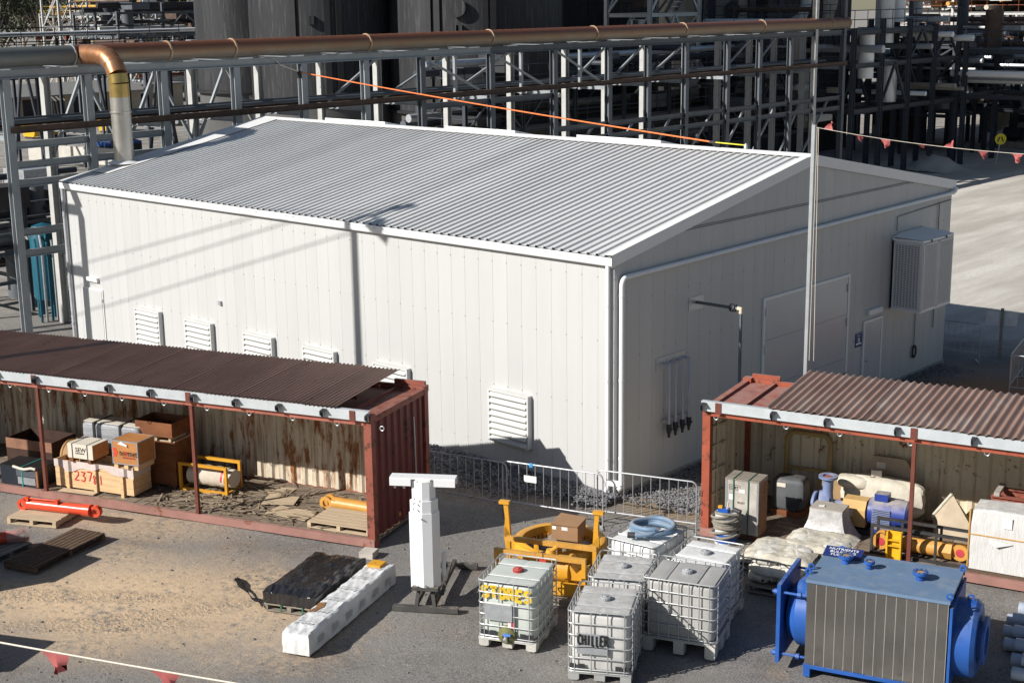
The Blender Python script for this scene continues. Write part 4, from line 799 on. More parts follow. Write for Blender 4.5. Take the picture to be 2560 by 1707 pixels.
MB().tube(pts, .045, 10).build('hose', mat('blue_hose_rubber', (.16, .25, .36), .55, var=.15, dust=.5), h); MB().tube([(-.10, -.465, .09), (-.22, -.50, .085)], .055, 12).build('coupling', m_dark, h)
# ---------------------------------------------------------------- blue plate exchanger
hx = thing('heat_exchanger', 'big blue exchanger with dark ribbed steel sides and round end caps, bottom right', 'heat exchanger', (8.18, -3.56, 0), R(16.8))
m_hb = mat('exchanger_blue', (.022, .10, .38), .45, var=.22, scale=2.5, dust=.5, dustcol=(.22, .27, .34), rust=.04, rustcol=(.12, .06, .04), rscale=9); m_ht = mat('dusty_blue_top', (.14, .215, .325), .6, var=.10, scale=3, dust=.35, dustcol=(.27, .30, .33))
m_ss = mat('stained_stainless', (.56, .54, .51), .13, 1., var=.14, scale=1.6, stretch=(1, 1, .6), bump=.35, bscale=2.2, col2=(.50, .45, .432), c2=.66)
A, B = 1.08, .68
MB().b2(-A, A, -B, B, 1.56, 1.61).build('top_plate', m_ht, hx); MB().b2(-A, A, -B, B, .14, .20).build('bottom_plate', m_hb, hx); MB().b2(-A+.02, A-.02, -B+.05, B-.05, .2, 1.56).build('core', m_dark, hx)
for s_ in (-1, 1):
    for k in range(14):
        x = -A+.02+k*(2*A-.04)/14; w = (2*A-.04)/14
        MB().b2(x+.001, x+w-.001, *sorted((s_*(B-.03), s_*(B-.012))), .21, 1.55).build('cladding_panel', m_ss, hx); MB().b2(x+w-.007, x+w+.003, *sorted((s_*(B-.0115), s_*(B-.002))), .21, 1.55).build('seam_strip', mat('seam_steel', (.70, .68, .64), .4, .8), hx)
for x, y, r in ((-.67, .22, .12), (-.28, .12, .085), (.52, .0, .12)):
    nz = MB().tube([(x, y, 1.612), (x, y, 1.70)], r*.55, 16).build('nozzle', m_hb, hx); MB().lathe([(r*.55, 1.70), (r, 1.705), (r, 1.75), (r*.55, 1.75)], 22, (x, y, 0)).build('flange', m_hb, nz); MB().lathe([(0, 1.738), (r*.56, 1.738)], 16, (x, y, 0)).build('cover', mat('rust_pink', (.40, .27, .20), .7), nz)
    for k in range(8): a = 2*PI*k/8; MB().tube([(x+r*.8*math.cos(a), y+r*.8*math.sin(a), 1.748), (x+r*.8*math.cos(a), y+r*.8*math.sin(a), 1.757)], r*.09, 6).build('bolt', m_black, nz)
sg = MB().box((-A+.30, .53, 1.655), (.60, .30, .012), 0, 0, .18).build('name_board', m_sign, hx)
for i, s_ in enumerate(('NUTRIENTS', 'BULK BAG', 'FULL')): text('lettering', s_, .085, m_ink, hx, (-A+.06+.03*i, .575-.085*i, 1.672-.0155*i), (.18, 0, 0), sx=1.05)
pl = MB().b2(-A-.46, -A-.40, -.62, .62, .12, 1.42).build('end_plate', m_hb, hx)
for y in (-.55, .55):
    for z in (.25, 1.28): MB().tube([(-A-.55, y, z), (-A, y, z)], .022, 8).lathe([(.045, -.03), (.045, .03)], 6, (-A-.49, y, z), (1, 0, 0)).lathe([(.045, -.03), (.045, .03)], 6, (-A-.12, y, z), (1, 0, 0)).build('tie_bolt', m_hb, hx)
MB().lathe([(.0, -.42), (.40, -.36), (.55, -.20), (.56, 0)], 32, (-A, 0, .80), (1, 0, 0)).build('left_channel_head', m_hb, hx)
MB().lathe([(.60, 0), (.60, .30), (.55, .36), (.30, .37), (.30, .43), (.0, .43)], 36, (A, 0, .80), (1, 0, 0)).build('right_channel_head', m_hb, hx)
MB().lathe([(.30, .43), (.37, .43), (.37, .47), (.22, .47), (.22, .40), (0, .40)], 24, (A, 0, .80), (1, 0, 0)).build('end_flange', m_hb, hx); MB().b2(A, A+.04, -.66, .66, .16, 1.50).build('tube_plate', m_hb, hx)
for x, y in ((-A-.02, -.45), (-A-.02, -.25), (A-.02, .62), (A-.02, -.6), (A+.2, .05), (-A+.25, B-.02)):
    b = MB(); o = arc((x, y-.012, 1.66 if x < A+.1 else 1.43), .055, 0, 2*PI, (1, 0, 0), (0, 0, 1), 14)[:-1]; i_ = arc((x, y-.012, 1.66 if x < A+.1 else 1.43), .028, 0, 2*PI, (1, 0, 0), (0, 0, 1), 14)[:-1]; hh = V(0, .024, 0); N = 14
    b.add(o+i_+[p+hh for p in o]+[p+hh for p in i_], [f for i in range(N) for j in [(i+1) % N] for f in ((i, j, N+j, N+i), (2*N+i, 3*N+i, 3*N+j, 2*N+j), (i, 2*N+i, 2*N+j, j), (N+i, N+j, 3*N+j, 3*N+i))], True).bar((x, y, 1.55 if x < A+.1 else 1.36), (x, y, 1.63 if x < A+.1 else 1.40), .07, .024); b.build('lifting_lug', m_hb, hx)
for x in (-A+.06, A-.06): MB().b2(x-.05, x+.05, -B, B, 0, .138).build('foot', m_hb, hx)
# ---------------------------------------------------------------- white telescopic mast
m_mast = mat('white_gloss_paint', (.80, .80, .80), .3, var=.02); m_skid = mat('grimy_steel', (.09, .085, .08), .7, .2, var=.3, dust=.4)
ms = thing('telescopic_mast', 'white telescopic mast with T-shaped head standing on a black skid', 'mast', (1.03, -6.55, 0), R(34))
def oct_(w, d, z0, z1, name):
    c_ = .35*d; MB().prism([(-w/2, -d/2, z0), (w/2-c_, -d/2, z0), (w/2, -d/2+c_, z0), (w/2, d/2, z0), (-w/2, d/2, z0)], (0, 0, z1-z0)).build(name, m_mast, ms, rz=R(-26))
oct_(.40, .34, .42, 1.80, 'outer_section'); oct_(.37, .31, 1.80, 2.02, 'middle_section'); oct_(.31, .26, 2.02, 2.36, 'inner_section')
MB().prism([(-.19, -.16, .42), (.1, -.16, .42), (.2, -.05, .42), (.2, .16, .42), (-.19, .16, .42), ], (.03, .10, -.08)).build('base_shoe', m_skid, ms)
MB().b2(-.57, .57, -.10, .12, 2.40, 2.43).build('head_plate', m_mast, ms); MB().b2(-.12, .14, -.12, .14, 2.36, 2.40).build('head_block', m_mast, ms)
for s_ in (-1, 1): MB().b2(*sorted((s_*.20, s_*.57)), -.11, -.08, 2.28, 2.40).b2(*sorted((s_*.20, s_*.57)), .10, .12, 2.28, 2.40).build('head_channel', m_mast, ms)
for x in (-.48, -.32): MB().tube(arc((x, -.09, 2.25), .018, 0, 2*PI, (1, 0, 0), (0, 0, 1), 8), .005, 5).build('eye_bolt', m_galv, ms)
for y in (-.12, 1.90): MB().b2(-.58, .58, y-.06, y+.06, 0, .09).build('skid_bar', m_skid, ms)
for x in (-.16, .16):
    MB().bar((x, -.06, .14), (x, 1.84, .14), .07, .10).build('skid_rail', m_skid, ms); MB().bar((x, -.1, .09), (x*.8, -.08, .34), .06).build('leg', m_skid, ms)
MB().bar((-.22, -.14, .432), (.24, -.14, .432), .10, .06).build('cross_member', m_skid, ms)
for x, z in ((-.06, 2.08), (-.07, 2.0), (-.08, 1.9), (.05, 1.72), (-.1, .5), (.08, .5)): MB().tube([(x-.06, -.17, z), (x-.06, -.215, z)], .014, 8).build('bolt', m_edge, ms)
MB().tube([(.26, .30, .5), (.26, .30, .95)], .04, 12).build('actuator', m_pvc, ms); MB().bar((.24, .2, .20), (.24, 1.0, .45), .05, .07).build('stay', m_skid, ms); b = MB()
for k in range(5): b.tube([(.25+.01*k, .28, .9), (.27, .33+.02*k, .7), (.25, .26, .5-.03*k), (.28, .30, .32)], .012, 5)
b.build('cables', m_crm, ms)
# ---------------------------------------------------------------- things on the open ground
m_blkfilm = mat('black_stretch_film', (.018, .018, .02), .22, var=.3, scale=3, stretch=(5, 1, 1), bump=.7, bscale=5, spec=.8)
bp_ = thing('black_wrapped_load', 'flat load wrapped in black film on a strapped pallet', 'wrapped goods', (-1.08, -8.42, .13), R(22))
wrap_box(-.03, 1.0, -.04, 1.94, .03, .29, .07, 5, 1.4, 2, .08, 44, 66, 7).build('black_film', m_blkfilm, bp_); MB().b2(.02, .96, .02, 1.9, .0, .06).build('load', m_blkfilm, bp_)
for x in (.30, .72): MB().b2(x, x+.03, -.035, -.03, -.12, .02).build('strap', MATS['green_strap'] if 'green_strap' in MATS else m_strap, bp_)
MB().grid([[(-.02-.13*i-.02*math.sin(i), -.10+.11*i+.03*math.sin(i*1.7)+w*(.5+.5*math.sin(i*.9+1)), -.06-.012*min(i, 4)+.035*abs(math.sin(i*1.3+w*25))) for w in (0, .05, .10, .15, .19)] for i in range(10)]).build('torn_tail', m_blkfilm, bp_)
pallet('strapped pallet under the black film load', (-1.10, -8.46, 0), R(22), 1.0, 1.9, .13, m_grywood, 10)
m_bundle = mat('white_printed_wrap', (.72, .72, .71), .45, var=.12, scale=4, bump=.8, bscale=7)
wb = thing('white_wrapped_bundle', 'long bundle in torn white printed wrap lying on the gravel', 'wrapped goods', (.54, -9.36, 0), R(21))
wrap_box(0, .49, 0, 3.2, .035, .41, .045, 5, 2.4, 9, .035, 20, 90, 9).build('wrap', m_bundle, wb)
MB().b2(.02, .45, .02, 3.15, .03, .30).build('timber_core', m_yel, wb)
for y in (.3, 1.5, 2.8): MB().b2(.02, .45, y, y+.09, 0, .03).build('dunnage', m_oldply, wb)
m_tear = mat('brown_tear', (.30, .15, .06), .8, var=.3)
MB().add([(.03, .75, .434), (.10, .95, .435), (.05, 1.15, .434), (.16, 1.22, .435), (.22, 1.02, .434), (.17, .80, .434)], [(0, 5, 4, 3, 2, 1)]).build('tear', m_tear, wb); MB().b2(.08, .34, 2.9, 3.16, .40, .46).build('yellow_end_block', m_yel, wb)
m_prn = mat('grey_print', (.42, .42, .42), .6)
for k in range(6):
    y = .25+k*.5; b = MB()
    for j in range(7): b.ribbon([(.515, y+.02+.03*j, .12+.018*(j % 3)), (.515, y+.055+.03*j, .20+.012*(j % 2)), (.515, y+.03+.03*j, .26)], .016, (1, 0, 0))
    b.build('print_mark', m_prn, wb); b = MB()
    for j in range(5): b.ribbon([(.06+.07*j, y+.05+.03*(j % 2), .432), (.11+.07*j, y+.13, .432)], .022, (0, 0, 1))
    b.ribbon([(.06, y+.17, .432), (.40, y+.19, .432)], .014, (0, 0, 1)); b.build('print_mark', m_prn, wb)
for k in range(1):
    tl = thing('tile_stack', 'small stack of pale tiles at the foot of the left shelter post', 'tiles', (-1.63, -5.75, 0), R(22))
    for i in range(6): MB().box((.14+random.uniform(-.012, .012), .14+random.uniform(-.012, .012), .011+i*.022), (.28, .28, .02), random.uniform(-.06, .06)).build('tile', mat('pale_tile', (.55, .50, .44), .7, var=.15), tl)
pallet('dark brown long pallet on the sandy ground', (-5.66, -10.24, 0), R(107), 1.95, .77, .14, m_brnwood, 7)
pallet('grey slatted pallet at the left edge under the wrapped orange cylinder', (-6.62, -10.62, 0), R(104), 1.05, 1.05, .14, m_grywood, 7)
pallet('pale new pallet under the red cylinder', (-8.59, -9.19, 0), R(26), 1.15, 1.05, .14, m_pale, 6)
m_redram = mat('red_orange_gloss', (.72, .085, .035), .3, var=.06, spec=.5)
rr_ = thing('hydraulic_cylinder', 'glossy red hydraulic cylinder lying across the pale pallet', 'cylinder', (-8.68, -8.62, .14), R(24)); ram(rr_, 1.35, .115, m_redram, .12, hex_=False)
MB().tube([(.05, -.06, .26), (.75, -.06, .27)], .018, 8).build('oil_line', m_redram, rr_); MB().b2(.0, .06, -.10, -.02, .2, .29).b2(.72, .78, -.11, 0, .2, .29).build('line_bracket', m_redram, rr_)
rr2 = thing('hydraulic_cylinder', 'orange-red hydraulic cylinder with film-wrapped end at the left edge', 'cylinder', (-7.15, -9.75, .14), R(244)); ram(rr2, 1.2, .115, m_redram, .12, hex_=False)
MB().grid([[(-.22+.42*i/5, .145*math.cos(2*PI*j/14)*(1+.08*math.sin(i*3+j)), .115+.15*math.sin(2*PI*j/14)*(1+.08*math.cos(i+j*2))) for j in range(15)] for i in range(6)]).build('film_wrap', mat('clear_film', (.55, .52, .48), .25, var=.1, bump=.8, bscale=9, alpha=.45), rr2)
# slew ring with its carrier arms
rg = thing('slew_ring_carrier', 'yellow toothed slew ring with two upright arms resting on timbers', 'machine part', (1.28, -3.25, 0), R(22))
for x in (-.7, .0, .7): MB().b2(x-.09, x+.09, -.75, .75, 0, .14).build('bearer', m_grywood, rg)
MB().lathe([(.72, .15), (.86, .15), (.90, .22), (.90, .34), (.86, .40), (.78, .42), (.72, .40)], 56, closed=True).build('ring', m_yel, rg)
for k in range(48): a = 2*PI*k/48; MB().box((.70*math.cos(a), .70*math.sin(a), .20), (.05, .045, .09), a).build('gear_tooth', m_oyel, rg)
for s_ in (-1, 1):
    arm = []
    prof = [(-.02, .15), (.10, .15), (.15, .5), (.13, .9), (.16, 1.16), (.07, 1.16), (.05, .9), (.03, .55), (-.10, .42)]
    MB().prism([(s_*(.78+a), -.46, z) for a, z in prof], (0, -.07, 0)).build('arm', m_yel, rg)
    MB().prism([(s_*.70, -.50, .42), (s_*.93, -.50, .52), (s_*.93, -.50, .75)] if 1 else [], (0, -.03, 0)).build('gusset', m_yel, rg)
    MB().prism([(s_*.80, -.46, .18), (s_*.15, -.80, .18), (s_*.15, -.80, .40), (s_*.80, -.46, .55)], (0, -.03, 0)).build('web_plate', m_yel, rg)
    MB().b2(*sorted((s_*.82, s_*1.02)), -.56, -.45, 1.16, 1.22).build('arm_pad', m_yel, rg)
for x in (-.15, .30): MB().b2(x-.045, x+.045, -.93, -.905, .36, .60).tube([(x, -.935, .53), (x, -.90, .53)], .02, 8).build('lug', m_yel, rg)
bx = thing('cardboard_carton', 'brown carton with small labels sitting on the yellow slew ring', 'carton', (1.22, -3.42, .42), R(20))
m_ctn = mat('carton_brown', (.33, .19, .10), .85, var=.1); MB().b2(0, .52, 0, .46, 0, .30).build('body', m_ctn, bx); MB().add([(-.03, -.03, .30), (.52, -.02, .30), (.54, .46, .34), (.02, .46, .37)], [(0, 1, 2, 3)]).build('flap', m_ctn, bx)
for x, w in ((.0, .08), (.19, .12)): MB().b2(x+.01, x+w+.01, -.004, -.001, .20, .265).build('paper_label', MATS['paper'], bx)
MB().b2(-.12, .5, .1, .3, -.14, -.002).build('support_timber', m_grywood, bx)
fr = thing('yellow_gear_frame', 'yellow steel frame holding gear housings between the tank cages', 'machine part', (1.55, -5.35, 0), R(21.5))
for y in (0, .62):
    MB().bar((0, y, .86), (1.70, y, .86), .07, .09).build('top_rail', mat('worn_yellow', (.62, .32, .06), .55, var=.25, scale=3, rust=.28, rustcol=(.38, .2, .08), rscale=6), fr)
    for x in (.035, 1.665): MB().bar((x, y, .18), (x, y, .815), .07).build('upright', m_yel, fr)
    MB().bar((0, y, .30), (1.70, y, .30), .05, .24).build('side_beam', m_yel, fr)
for x in (.035, 1.665): MB().bar((x, .036, .25), (x, .584, .25), .07).build('crossbar', m_yel, fr)
MB().b2(.0, 1.7, -.10, .72, 0, .13).build('timber_base', m_grywood, fr)
for x, r in ((.45, .20), (.78, .20), (1.08, .24)): MB().tube([(x, .3, .55), (x+.24, .3, .55)], r, 22).lathe([(r*1.18, 0), (r*1.18, .05), (r*.9, .07)], 22, (x+.22, .3, .55), (1, 0, 0)).build('gear_housing', m_yel, fr)
MB().prism([(1.36, .08, .42), (1.62, .08, .42), (1.66, .08, .66), (1.50, .08, .58), (1.38, .08, .72)], (0, .3, 0)).build('yoke', m_yel, fr); MB().lathe([(.0, .08), (.08, .08), (.10, .0)], 12, (.95, .3, .80)).tube([(.9, .25, .8), (1.05, .35, .92)], .04, 8).build('lifting_eye', m_yel, fr)
MB().b2(.86, .98, -.05, -.02, .62, .82).build('red_tag', mat('red_tag_paint', (.60, .06, .05), .4), fr); MB().tube([(.92, -.04, .82), (.92, -.04, .93), (.92, .05, .93)], .008, 5).build('tie_wire', m_black, fr)
# ---------------------------------------------------------------- crowd barriers
m_bar = mat('barrier_galvanised', (.44, .45, .46), .42, .45, var=.15, scale=8)
def barrier(label, a, b):
    L = math.hypot(b[0]-a[0], b[1]-a[1]); t = thing('crowd_barrier', label, 'barrier', (a[0], a[1], 0), math.atan2(b[1]-a[1], b[0]-a[0]), 'steel crowd barriers')
    r = .12; pts = [(0, 0, .0), (0, 0, 1.1-r)]+arc((r, 0, 1.1-r), r, PI, PI/2, (1, 0, 0), (0, 0, 1), 5)+arc((L-r, 0, 1.1-r), r, PI/2, 0, (1, 0, 0), (0, 0, 1), 5)+[(L, 0, 0)]
    MB().tube(pts, .017, 8).build('frame', m_bar, t); MB().tube([(0, 0, .24), (L, 0, .24)], .016, 8).build('bottom_rail', m_bar, t); n = round(L/.19)
    for i in range(1, n): MB().tube([(L*i/n, 0, .24), (L*i/n, 0, 1.09)], .008, 6).build('upright', m_bar, t)
    for x in (.04, L-.04): MB().box((x, 0, .008), (.05, .5, .014), .5).build('foot', m_bar, t)
    for z in (.45, .85): MB().tube([(L, 0, z), (L+.05, 0, z), (L+.05, 0, z+.09), (L+.02, 0, z+.11)], .008, 5).build('hook', m_bar, t)
    return t
barrier('shaded barrier running out from behind the left shelter', (-3.2, -2.62), (-1.12, -2.12))
t = barrier('middle barrier in front of the shed corner', (-1.30, -2.05), (.85, -1.42)); MB().b2(.50, .78, -.022, -.012, .72, .86).build('paper_notice', MATS['paper'], t)
MB().grid(blob(.66, 0, 1.08, .05, .03, .05, 5, 10, 6)).build('blue_rag', mat('rag_blue', (.05, .3, .65), .7), t)
t = barrier('bright barrier ending at the right shelter post', (.58, -1.26), (2.55, -.60)); MB().b2(.20, .46, -.024, -.012, .80, .93).build('name_plate', m_trim, t)
barrier('bright barrier on the orange dirt at the right edge', (2.85, 13.2), (2.35, 15.2)); barrier('bright barrier leading off to the right on the orange dirt', (2.90, 13.1), (5.0, 13.6))
barrier('dull barrier in the shade beside the shed far corner', (-1.5, 15.75), (.70, 16.05))
b = thing('water_barrier', 'red plastic barrier block on the dirt at the right edge', 'barrier', (3.2, 15.6, 0), R(30)); MB().prism([(0, -.2, 0), (0, -.08, .5), (0, .08, .5), (0, .2, 0)], (1.6, 0, 0)).build('body', mat('barrier_red', (.55, .06, .03), .5), b)
# ---------------------------------------------------------------- sign posts, pole and bunting
s = thing('sign_post', 'timber post carrying two pale square sign backs by the shed far corner', 'sign', (.99, 16.79, 0), R(24))
MB().box((0, 0, .74), (.09, .09, 1.48)).build('post', m_grywood, s)
for x, a in ((-.26, -.02), (.26, .03)): MB().box((x, -.055, 1.2), (.34, .012, .42), 0, a).build('sign_board', mat('pale_sign_back', (.68, .69, .70), .6, .2), s)
pz = 7.8
fp = thing('flag_pole', 'tall square galvanised pole behind the right shelter', 'pole', (2.76, 3.0, 0)); MB().box((0, 0, pz/2), (.075, .075, pz)).build('post', mat('pole_galvanised', (.40, .425, .44), .4, .35, var=.12), fp)
MB().box((0, 0, .01), (.3, .3, .02)).build('base_plate', m_galv, fp)
for dx, dy in ((.07, 0), (.10, .03)): MB().tube([(dx, 0, pz-.05), (dx+dy*10*.2, dy, 2.9)], .006, 5).build('halyard', m_crm, fp)
m_flag = mat('pink_bunting', (.70, .20, .19), .6, var=.1, scale=6); _nt = m_flag.node_tree; _tr = _nt.nodes.new('ShaderNodeBsdfTranslucent'); _tr.inputs[0].default_value = (.8, .22, .2, 1); _mx = _nt.nodes.new('ShaderNodeMixShader'); _mx.inputs[0].default_value = .45
_nt.links.new(_nt.nodes['Principled BSDF'].outputs[0], _mx.inputs[1]); _nt.links.new(_tr.outputs[0], _mx.inputs[2]); _nt.links.new(_mx.outputs[0], _nt.nodes['Material Output'].inputs[0])
def bunting(label, a, b, sag, flags, fw, fl, seed, rope=.005):
    t = thing('bunting_line', label, 'bunting'); a, b = V(*a), V(*b); f = lambda k: a.lerp(b, k)-V(0, 0, sag*4*k*(1-k))
    MB().tube([f(i/24) for i in range(25)], rope, 5).build('cord', m_crm, t); rnd = random.Random(seed); d = (b-a).normalized()
    for k, ang, s_ in flags:
        p = f(k); q = Matrix.Rotation(ang, 3, d); dn = q @ V(0, 0, -1); fw2 = fw*s_
        sd_ = d.cross(dn)
        MB().grid([[p+d*(fw2*(u-.5)*(1-v*.92)+.25*fw2*v*rnd.uniform(-.2, 1))+dn*fl*v+sd_*.05*math.sin(u*5+v*4)*v for u in (0, .25, .5, .75, 1)] for v in (0, .33, .66, 1)]).build('flag', m_flag, t)
    return t
fl_ = [(.05, 2.7, .9), (.17, .9, 1.0), (.28, .2, 1.0), (.41, 1.2, 1.0), (.52, 2.2, .9), (.645, .6, 1.0), (.77, .15, 1.0), (.9, .6, 1)]
bunting('pink bunting line running right from the tall pole', (2.8, 3.0, 7.75), (7.95, 3.75, 7.40), .10, fl_, .22, .17, 4)
bunting('pink bunting line across the bottom left corner', (4.6, -17.4, 4.53), (9.6, -15.5, 4.57), .02, [(.395, .1, 1.0), (.62, .2, 1.0), (.18, .3, 1)], .36, .21, 6, .010)
# ---------------------------------------------------------------- grey pipes at the right edge
pp = [(0, 0), (0, 1), (1, 0), (1, 1), (2, 0), (2, 1), (3, 0), (3, 1), (4, 0), (4, 1)]
m_gp = mat('grey_blue_pvc', (.42, .47, .55), .4, var=.08, dust=.2)
for i, (j, k) in enumerate(pp):
    t = thing('plastic_pipe', ['lower', 'upper'][k]+' grey plastic pipe, '+['nearest', 'second', 'third', 'fourth', 'farthest'][j]+' of the stack at the right edge', 'pipe', (9.75-.21*j+random.uniform(-.06, .1)+.06*k, -2.50+.46*j+.2*k, .10+.17*k), R(14), 'grey pipes stacked at the right edge')
    MB().lathe([(.098, 0), (.098, 3), (.088, 3), (.088, 0)], 20, (0, 0, 0), (1, 0, 0), True).build('tube', m_gp, t); MB().lathe([(.104, 0), (.104, .16), (.0985, .17), (.0985, 0)], 20, (0, 0, 0), (1, 0, 0), True).build('socket', m_gp, t)
# ---------------------------------------------------------------- pipe rack
m_rack = mat('blue_grey_steel', (.32, .345, .36), .55, .15, var=.12, scale=2); m_rackd = mat('dark_blue_steel', (.055, .062, .078), .55, .15, var=.15); m_rack2 = mat('slate_shade_steel', (.12, .133, .15), .55, .15, var=.15, scale=2); m_tray = mat('rusty_tray', (.10, .065, .05), .7, var=.3)  # slate copy of the rack steel carries the right bays' shade in its colour
XR, XB = -22.5, -25.0; m_wst = mat('white_steel', (.50, .50, .48), .5, .1, var=.14, rust=.06)
ys = [-6.0, -.77, 1.99, 4.77, 7.69, 10.63, 13.59, 16.49, 20.39, 24.3, 28.0, 30.87, 33.8, 37.25, 40.1, 43.0, 45.4, 48.35]
rk = thing('pipe_rack', 'long blue-grey steel pipe rack running behind the white shed', 'pipe rack')
for y in ys:
    for x in (XR, XB): MB().ibeam((x, y, 0), (x, y, 8.22 if y < 45 or x == XB else 13.5), .25, .25, .03, (1, 0, 0) if x == XR else (0, 1, 0)).build('column', m_wst if (x == XB and y > 1) or 45 < y < 46 else m_rack if y < 15 else m_rack2, rk)  # rear row's sunlit look is put in as a paler steel
for x in (XR, XB):
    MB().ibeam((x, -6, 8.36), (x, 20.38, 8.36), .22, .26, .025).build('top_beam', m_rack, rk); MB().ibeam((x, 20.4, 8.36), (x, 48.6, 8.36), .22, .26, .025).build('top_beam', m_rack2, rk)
    MB().ibeam((x+.15, -.77, 6.72), (x+.15, 48.6, 6.72), .16, .20, .02).build('middle_beam', m_tray, rk)
for y0, y1, z in ((-.77, 4.77, 6.25), (-.77, 4.77, 5.65), (-.77, 4.77, 5.1), (-.77, 4.77, 3.6), (-.77, 4.77, 2.95), (16.49, 24.3, 6.35), (24.3, 48.6, 4.9), (24.3, 48.6, 4.35)):
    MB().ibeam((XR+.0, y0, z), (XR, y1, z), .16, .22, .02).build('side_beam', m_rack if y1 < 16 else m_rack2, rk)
for y in ys:
    for z in (8.36, 6.5): MB().ibeam((XR-.14, y, z), (XB+.14, y, z), .16, .22, .02).build('cross_beam', m_rack, rk)
for i in range(len(ys)-1):
    y0, y1 = ys[i], ys[i+1]; ym = (y0+y1)/2
    if i in (2, 3, 4): MB().bar((XB, y0+.1, 5.6), (XB, ym, 8.2), .1).build('brace', m_rack, rk); MB().bar((XB, ym, 8.2), (XB, y1-.1, 5.6), .1).build('brace', m_rack, rk)
    if i in (6, 7, 8, 10, 11, 12, 14, 15): MB().bar((XB+.2, y0+.1, 6.6), (XB+.2, y1-.1, 8.2), .09).build('brace', m_rack, rk)
    if i in (7, 8, 9): MB().bar((XR, y0+.15, 8.2), (XR, y1-.15, 6.6), .08).build('brace', m_rack, rk); MB().bar((XR-.1, ym, 6.5), (XR-.1, ym, 8.2), .12).build('hanger', m_rack, rk)
    if i > 8: MB().bar((XR-.7, y0+.15, 2.0), (XR-.7, y1-.15, 4.8), .09).build('brace', m_rack, rk)
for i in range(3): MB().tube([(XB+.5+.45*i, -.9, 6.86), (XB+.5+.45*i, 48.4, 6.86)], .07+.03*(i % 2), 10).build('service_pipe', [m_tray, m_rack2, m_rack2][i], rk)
for k in range(22): MB().b2(XR-.11, XR+.11, -1.2+k*2.25, -.6+k*2.25, 8.492, 8.53).build('pipe_shoe', m_trim, rk)
# brown flue with its riser from the shed roof
def tint_mat(name, top, mid, low, z0, z1):
    m = bpy.data.materials.new(name); m.use_nodes = True; nt = m.node_tree; b = nt.nodes['Principled BSDF']; L = nt.links.new
    tc = node(nt, 'ShaderNodeTexCoord'); sx = node(nt, 'ShaderNodeSeparateXYZ'); L(tc.outputs['Object'], sx.inputs[0]); n = node(nt, 'ShaderNodeTexNoise'); L(tc.outputs['Object'], n.inputs[0]); n.inputs['Scale'].default_value = 1.5
    ad = node(nt, 'ShaderNodeMath', operation='MULTIPLY_ADD'); L(n.outputs['Fac'], ad.inputs[0]); ad.inputs[1].default_value = (z1-z0)*.35; L(sx.outputs[2], ad.inputs[2])
    mr = node(nt, 'ShaderNodeMapRange'); L(ad.outputs[0], mr.inputs[0]); mr.inputs[1].default_value = z0+(z1-z0)*.17; mr.inputs[2].default_value = z1+(z1-z0)*.17
    r = node(nt, 'ShaderNodeValToRGB'); L(mr.outputs[0], r.inputs[0]); e = r.color_ramp.elements; e[0].color = (*low, 1); e[1].color = (*top, 1); e[1].position = .8; k = e.new(.45); k.color = (*mid, 1)
    L(r.outputs[0], b.inputs['Base Color']); b.inputs['Metallic'].default_value = .45; b.inputs['Roughness'].default_value = .42; return m
m_flue = tint_mat('heat_stained_flue', (.26, .105, .06), (.24, .15, .085), (.30, .28, .24), 8.58, 9.16)
fz, fr_ = 8.86, .30
fl = thing('flue_pipe', 'long rust-brown flue pipe lying on the pipe rack with riser into the shed roof', 'pipe')
yy = 1.9; segs = [1.6, 5.0, 7.6, 13.7, 20.3, 26.9, 33.5, 40.2, 46.8, 48.6]
for a, b_ in zip(segs[:-1], segs[1:]):
    MB().tube([(XR, a, fz), (XR, b_, fz)], fr_, 28).build('pipe_length', m_flue, fl); MB().lathe([(fr_, -.03), (fr_+.035, -.03), (fr_+.035, .03), (fr_, .03)], 28, (XR, b_, fz), (0, 1, 0)).build('flange', mat('tan_flange', (.45, .33, .22), .5, .3, var=.2), fl)
b = MB(); k = 0
for i in range(94):
    y = 1.9+i*.5; b.lathe([(fr_+.002, -.008), (fr_+.008, 0), (fr_+.002, .008)], 24, (XR, y, fz), (.35, 1, 0))
stuff(b.build('spiral_seams', m_flue, fl))
m_st = mat('dull_stainless', (.50, .48, .44), .38, .75, var=.12, scale=2, streak=.2, streakcol=(.34, .29, .22)); m_gold = mat('straw_tint_steel', (.48, .34, .12), .33, .75, var=.2, scale=3); m_cop = mat('copper_tint_steel', (.50, .23, .11), .36, .65, var=.2, scale=3, col2=(.45, .36, .25), c2=.6)
sx_, sy_ = -20.58, 1.9
MB().tube([(sx_, sy_, 5.42), (sx_, sy_, 7.15)], fr_, 28).build('riser', m_st, fl); MB().tube([(sx_, sy_, 7.19), (sx_, sy_, 7.62)], fr_, 28).build('riser', m_st, fl); MB().tube([(sx_, sy_, 7.62), (sx_, sy_, 8.02)], fr_*1.01, 28).build('gold_band', m_gold, fl); MB().lathe([(fr_, 0), (fr_+.03, .0), (fr_+.03, .04), (fr_, .04)], 28, (sx_, sy_, 7.15)).build('flange', m_st, fl)
el = [(sx_, sy_, 8.02), (sx_-.04, sy_, 8.30), (sx_-.22, sy_, 8.60), (sx_-.52, sy_, 8.80), (sx_-.90, sy_, fz), (XR, sy_, fz)]
MB().tube(el[:2], fr_*1.005, 28, False).build('elbow_gore', m_gold, fl); MB().tube(el[1:], fr_*1.005, 28).build('elbow', m_cop, fl)
for i in (2, 3, 4): MB().lathe([(fr_*1.0, -.012), (fr_*1.03, 0), (fr_*1.0, .012)], 28, el[i], (V(*el[i+1])-V(*el[i-1]))).build('weld_bead', m_cop, fl)
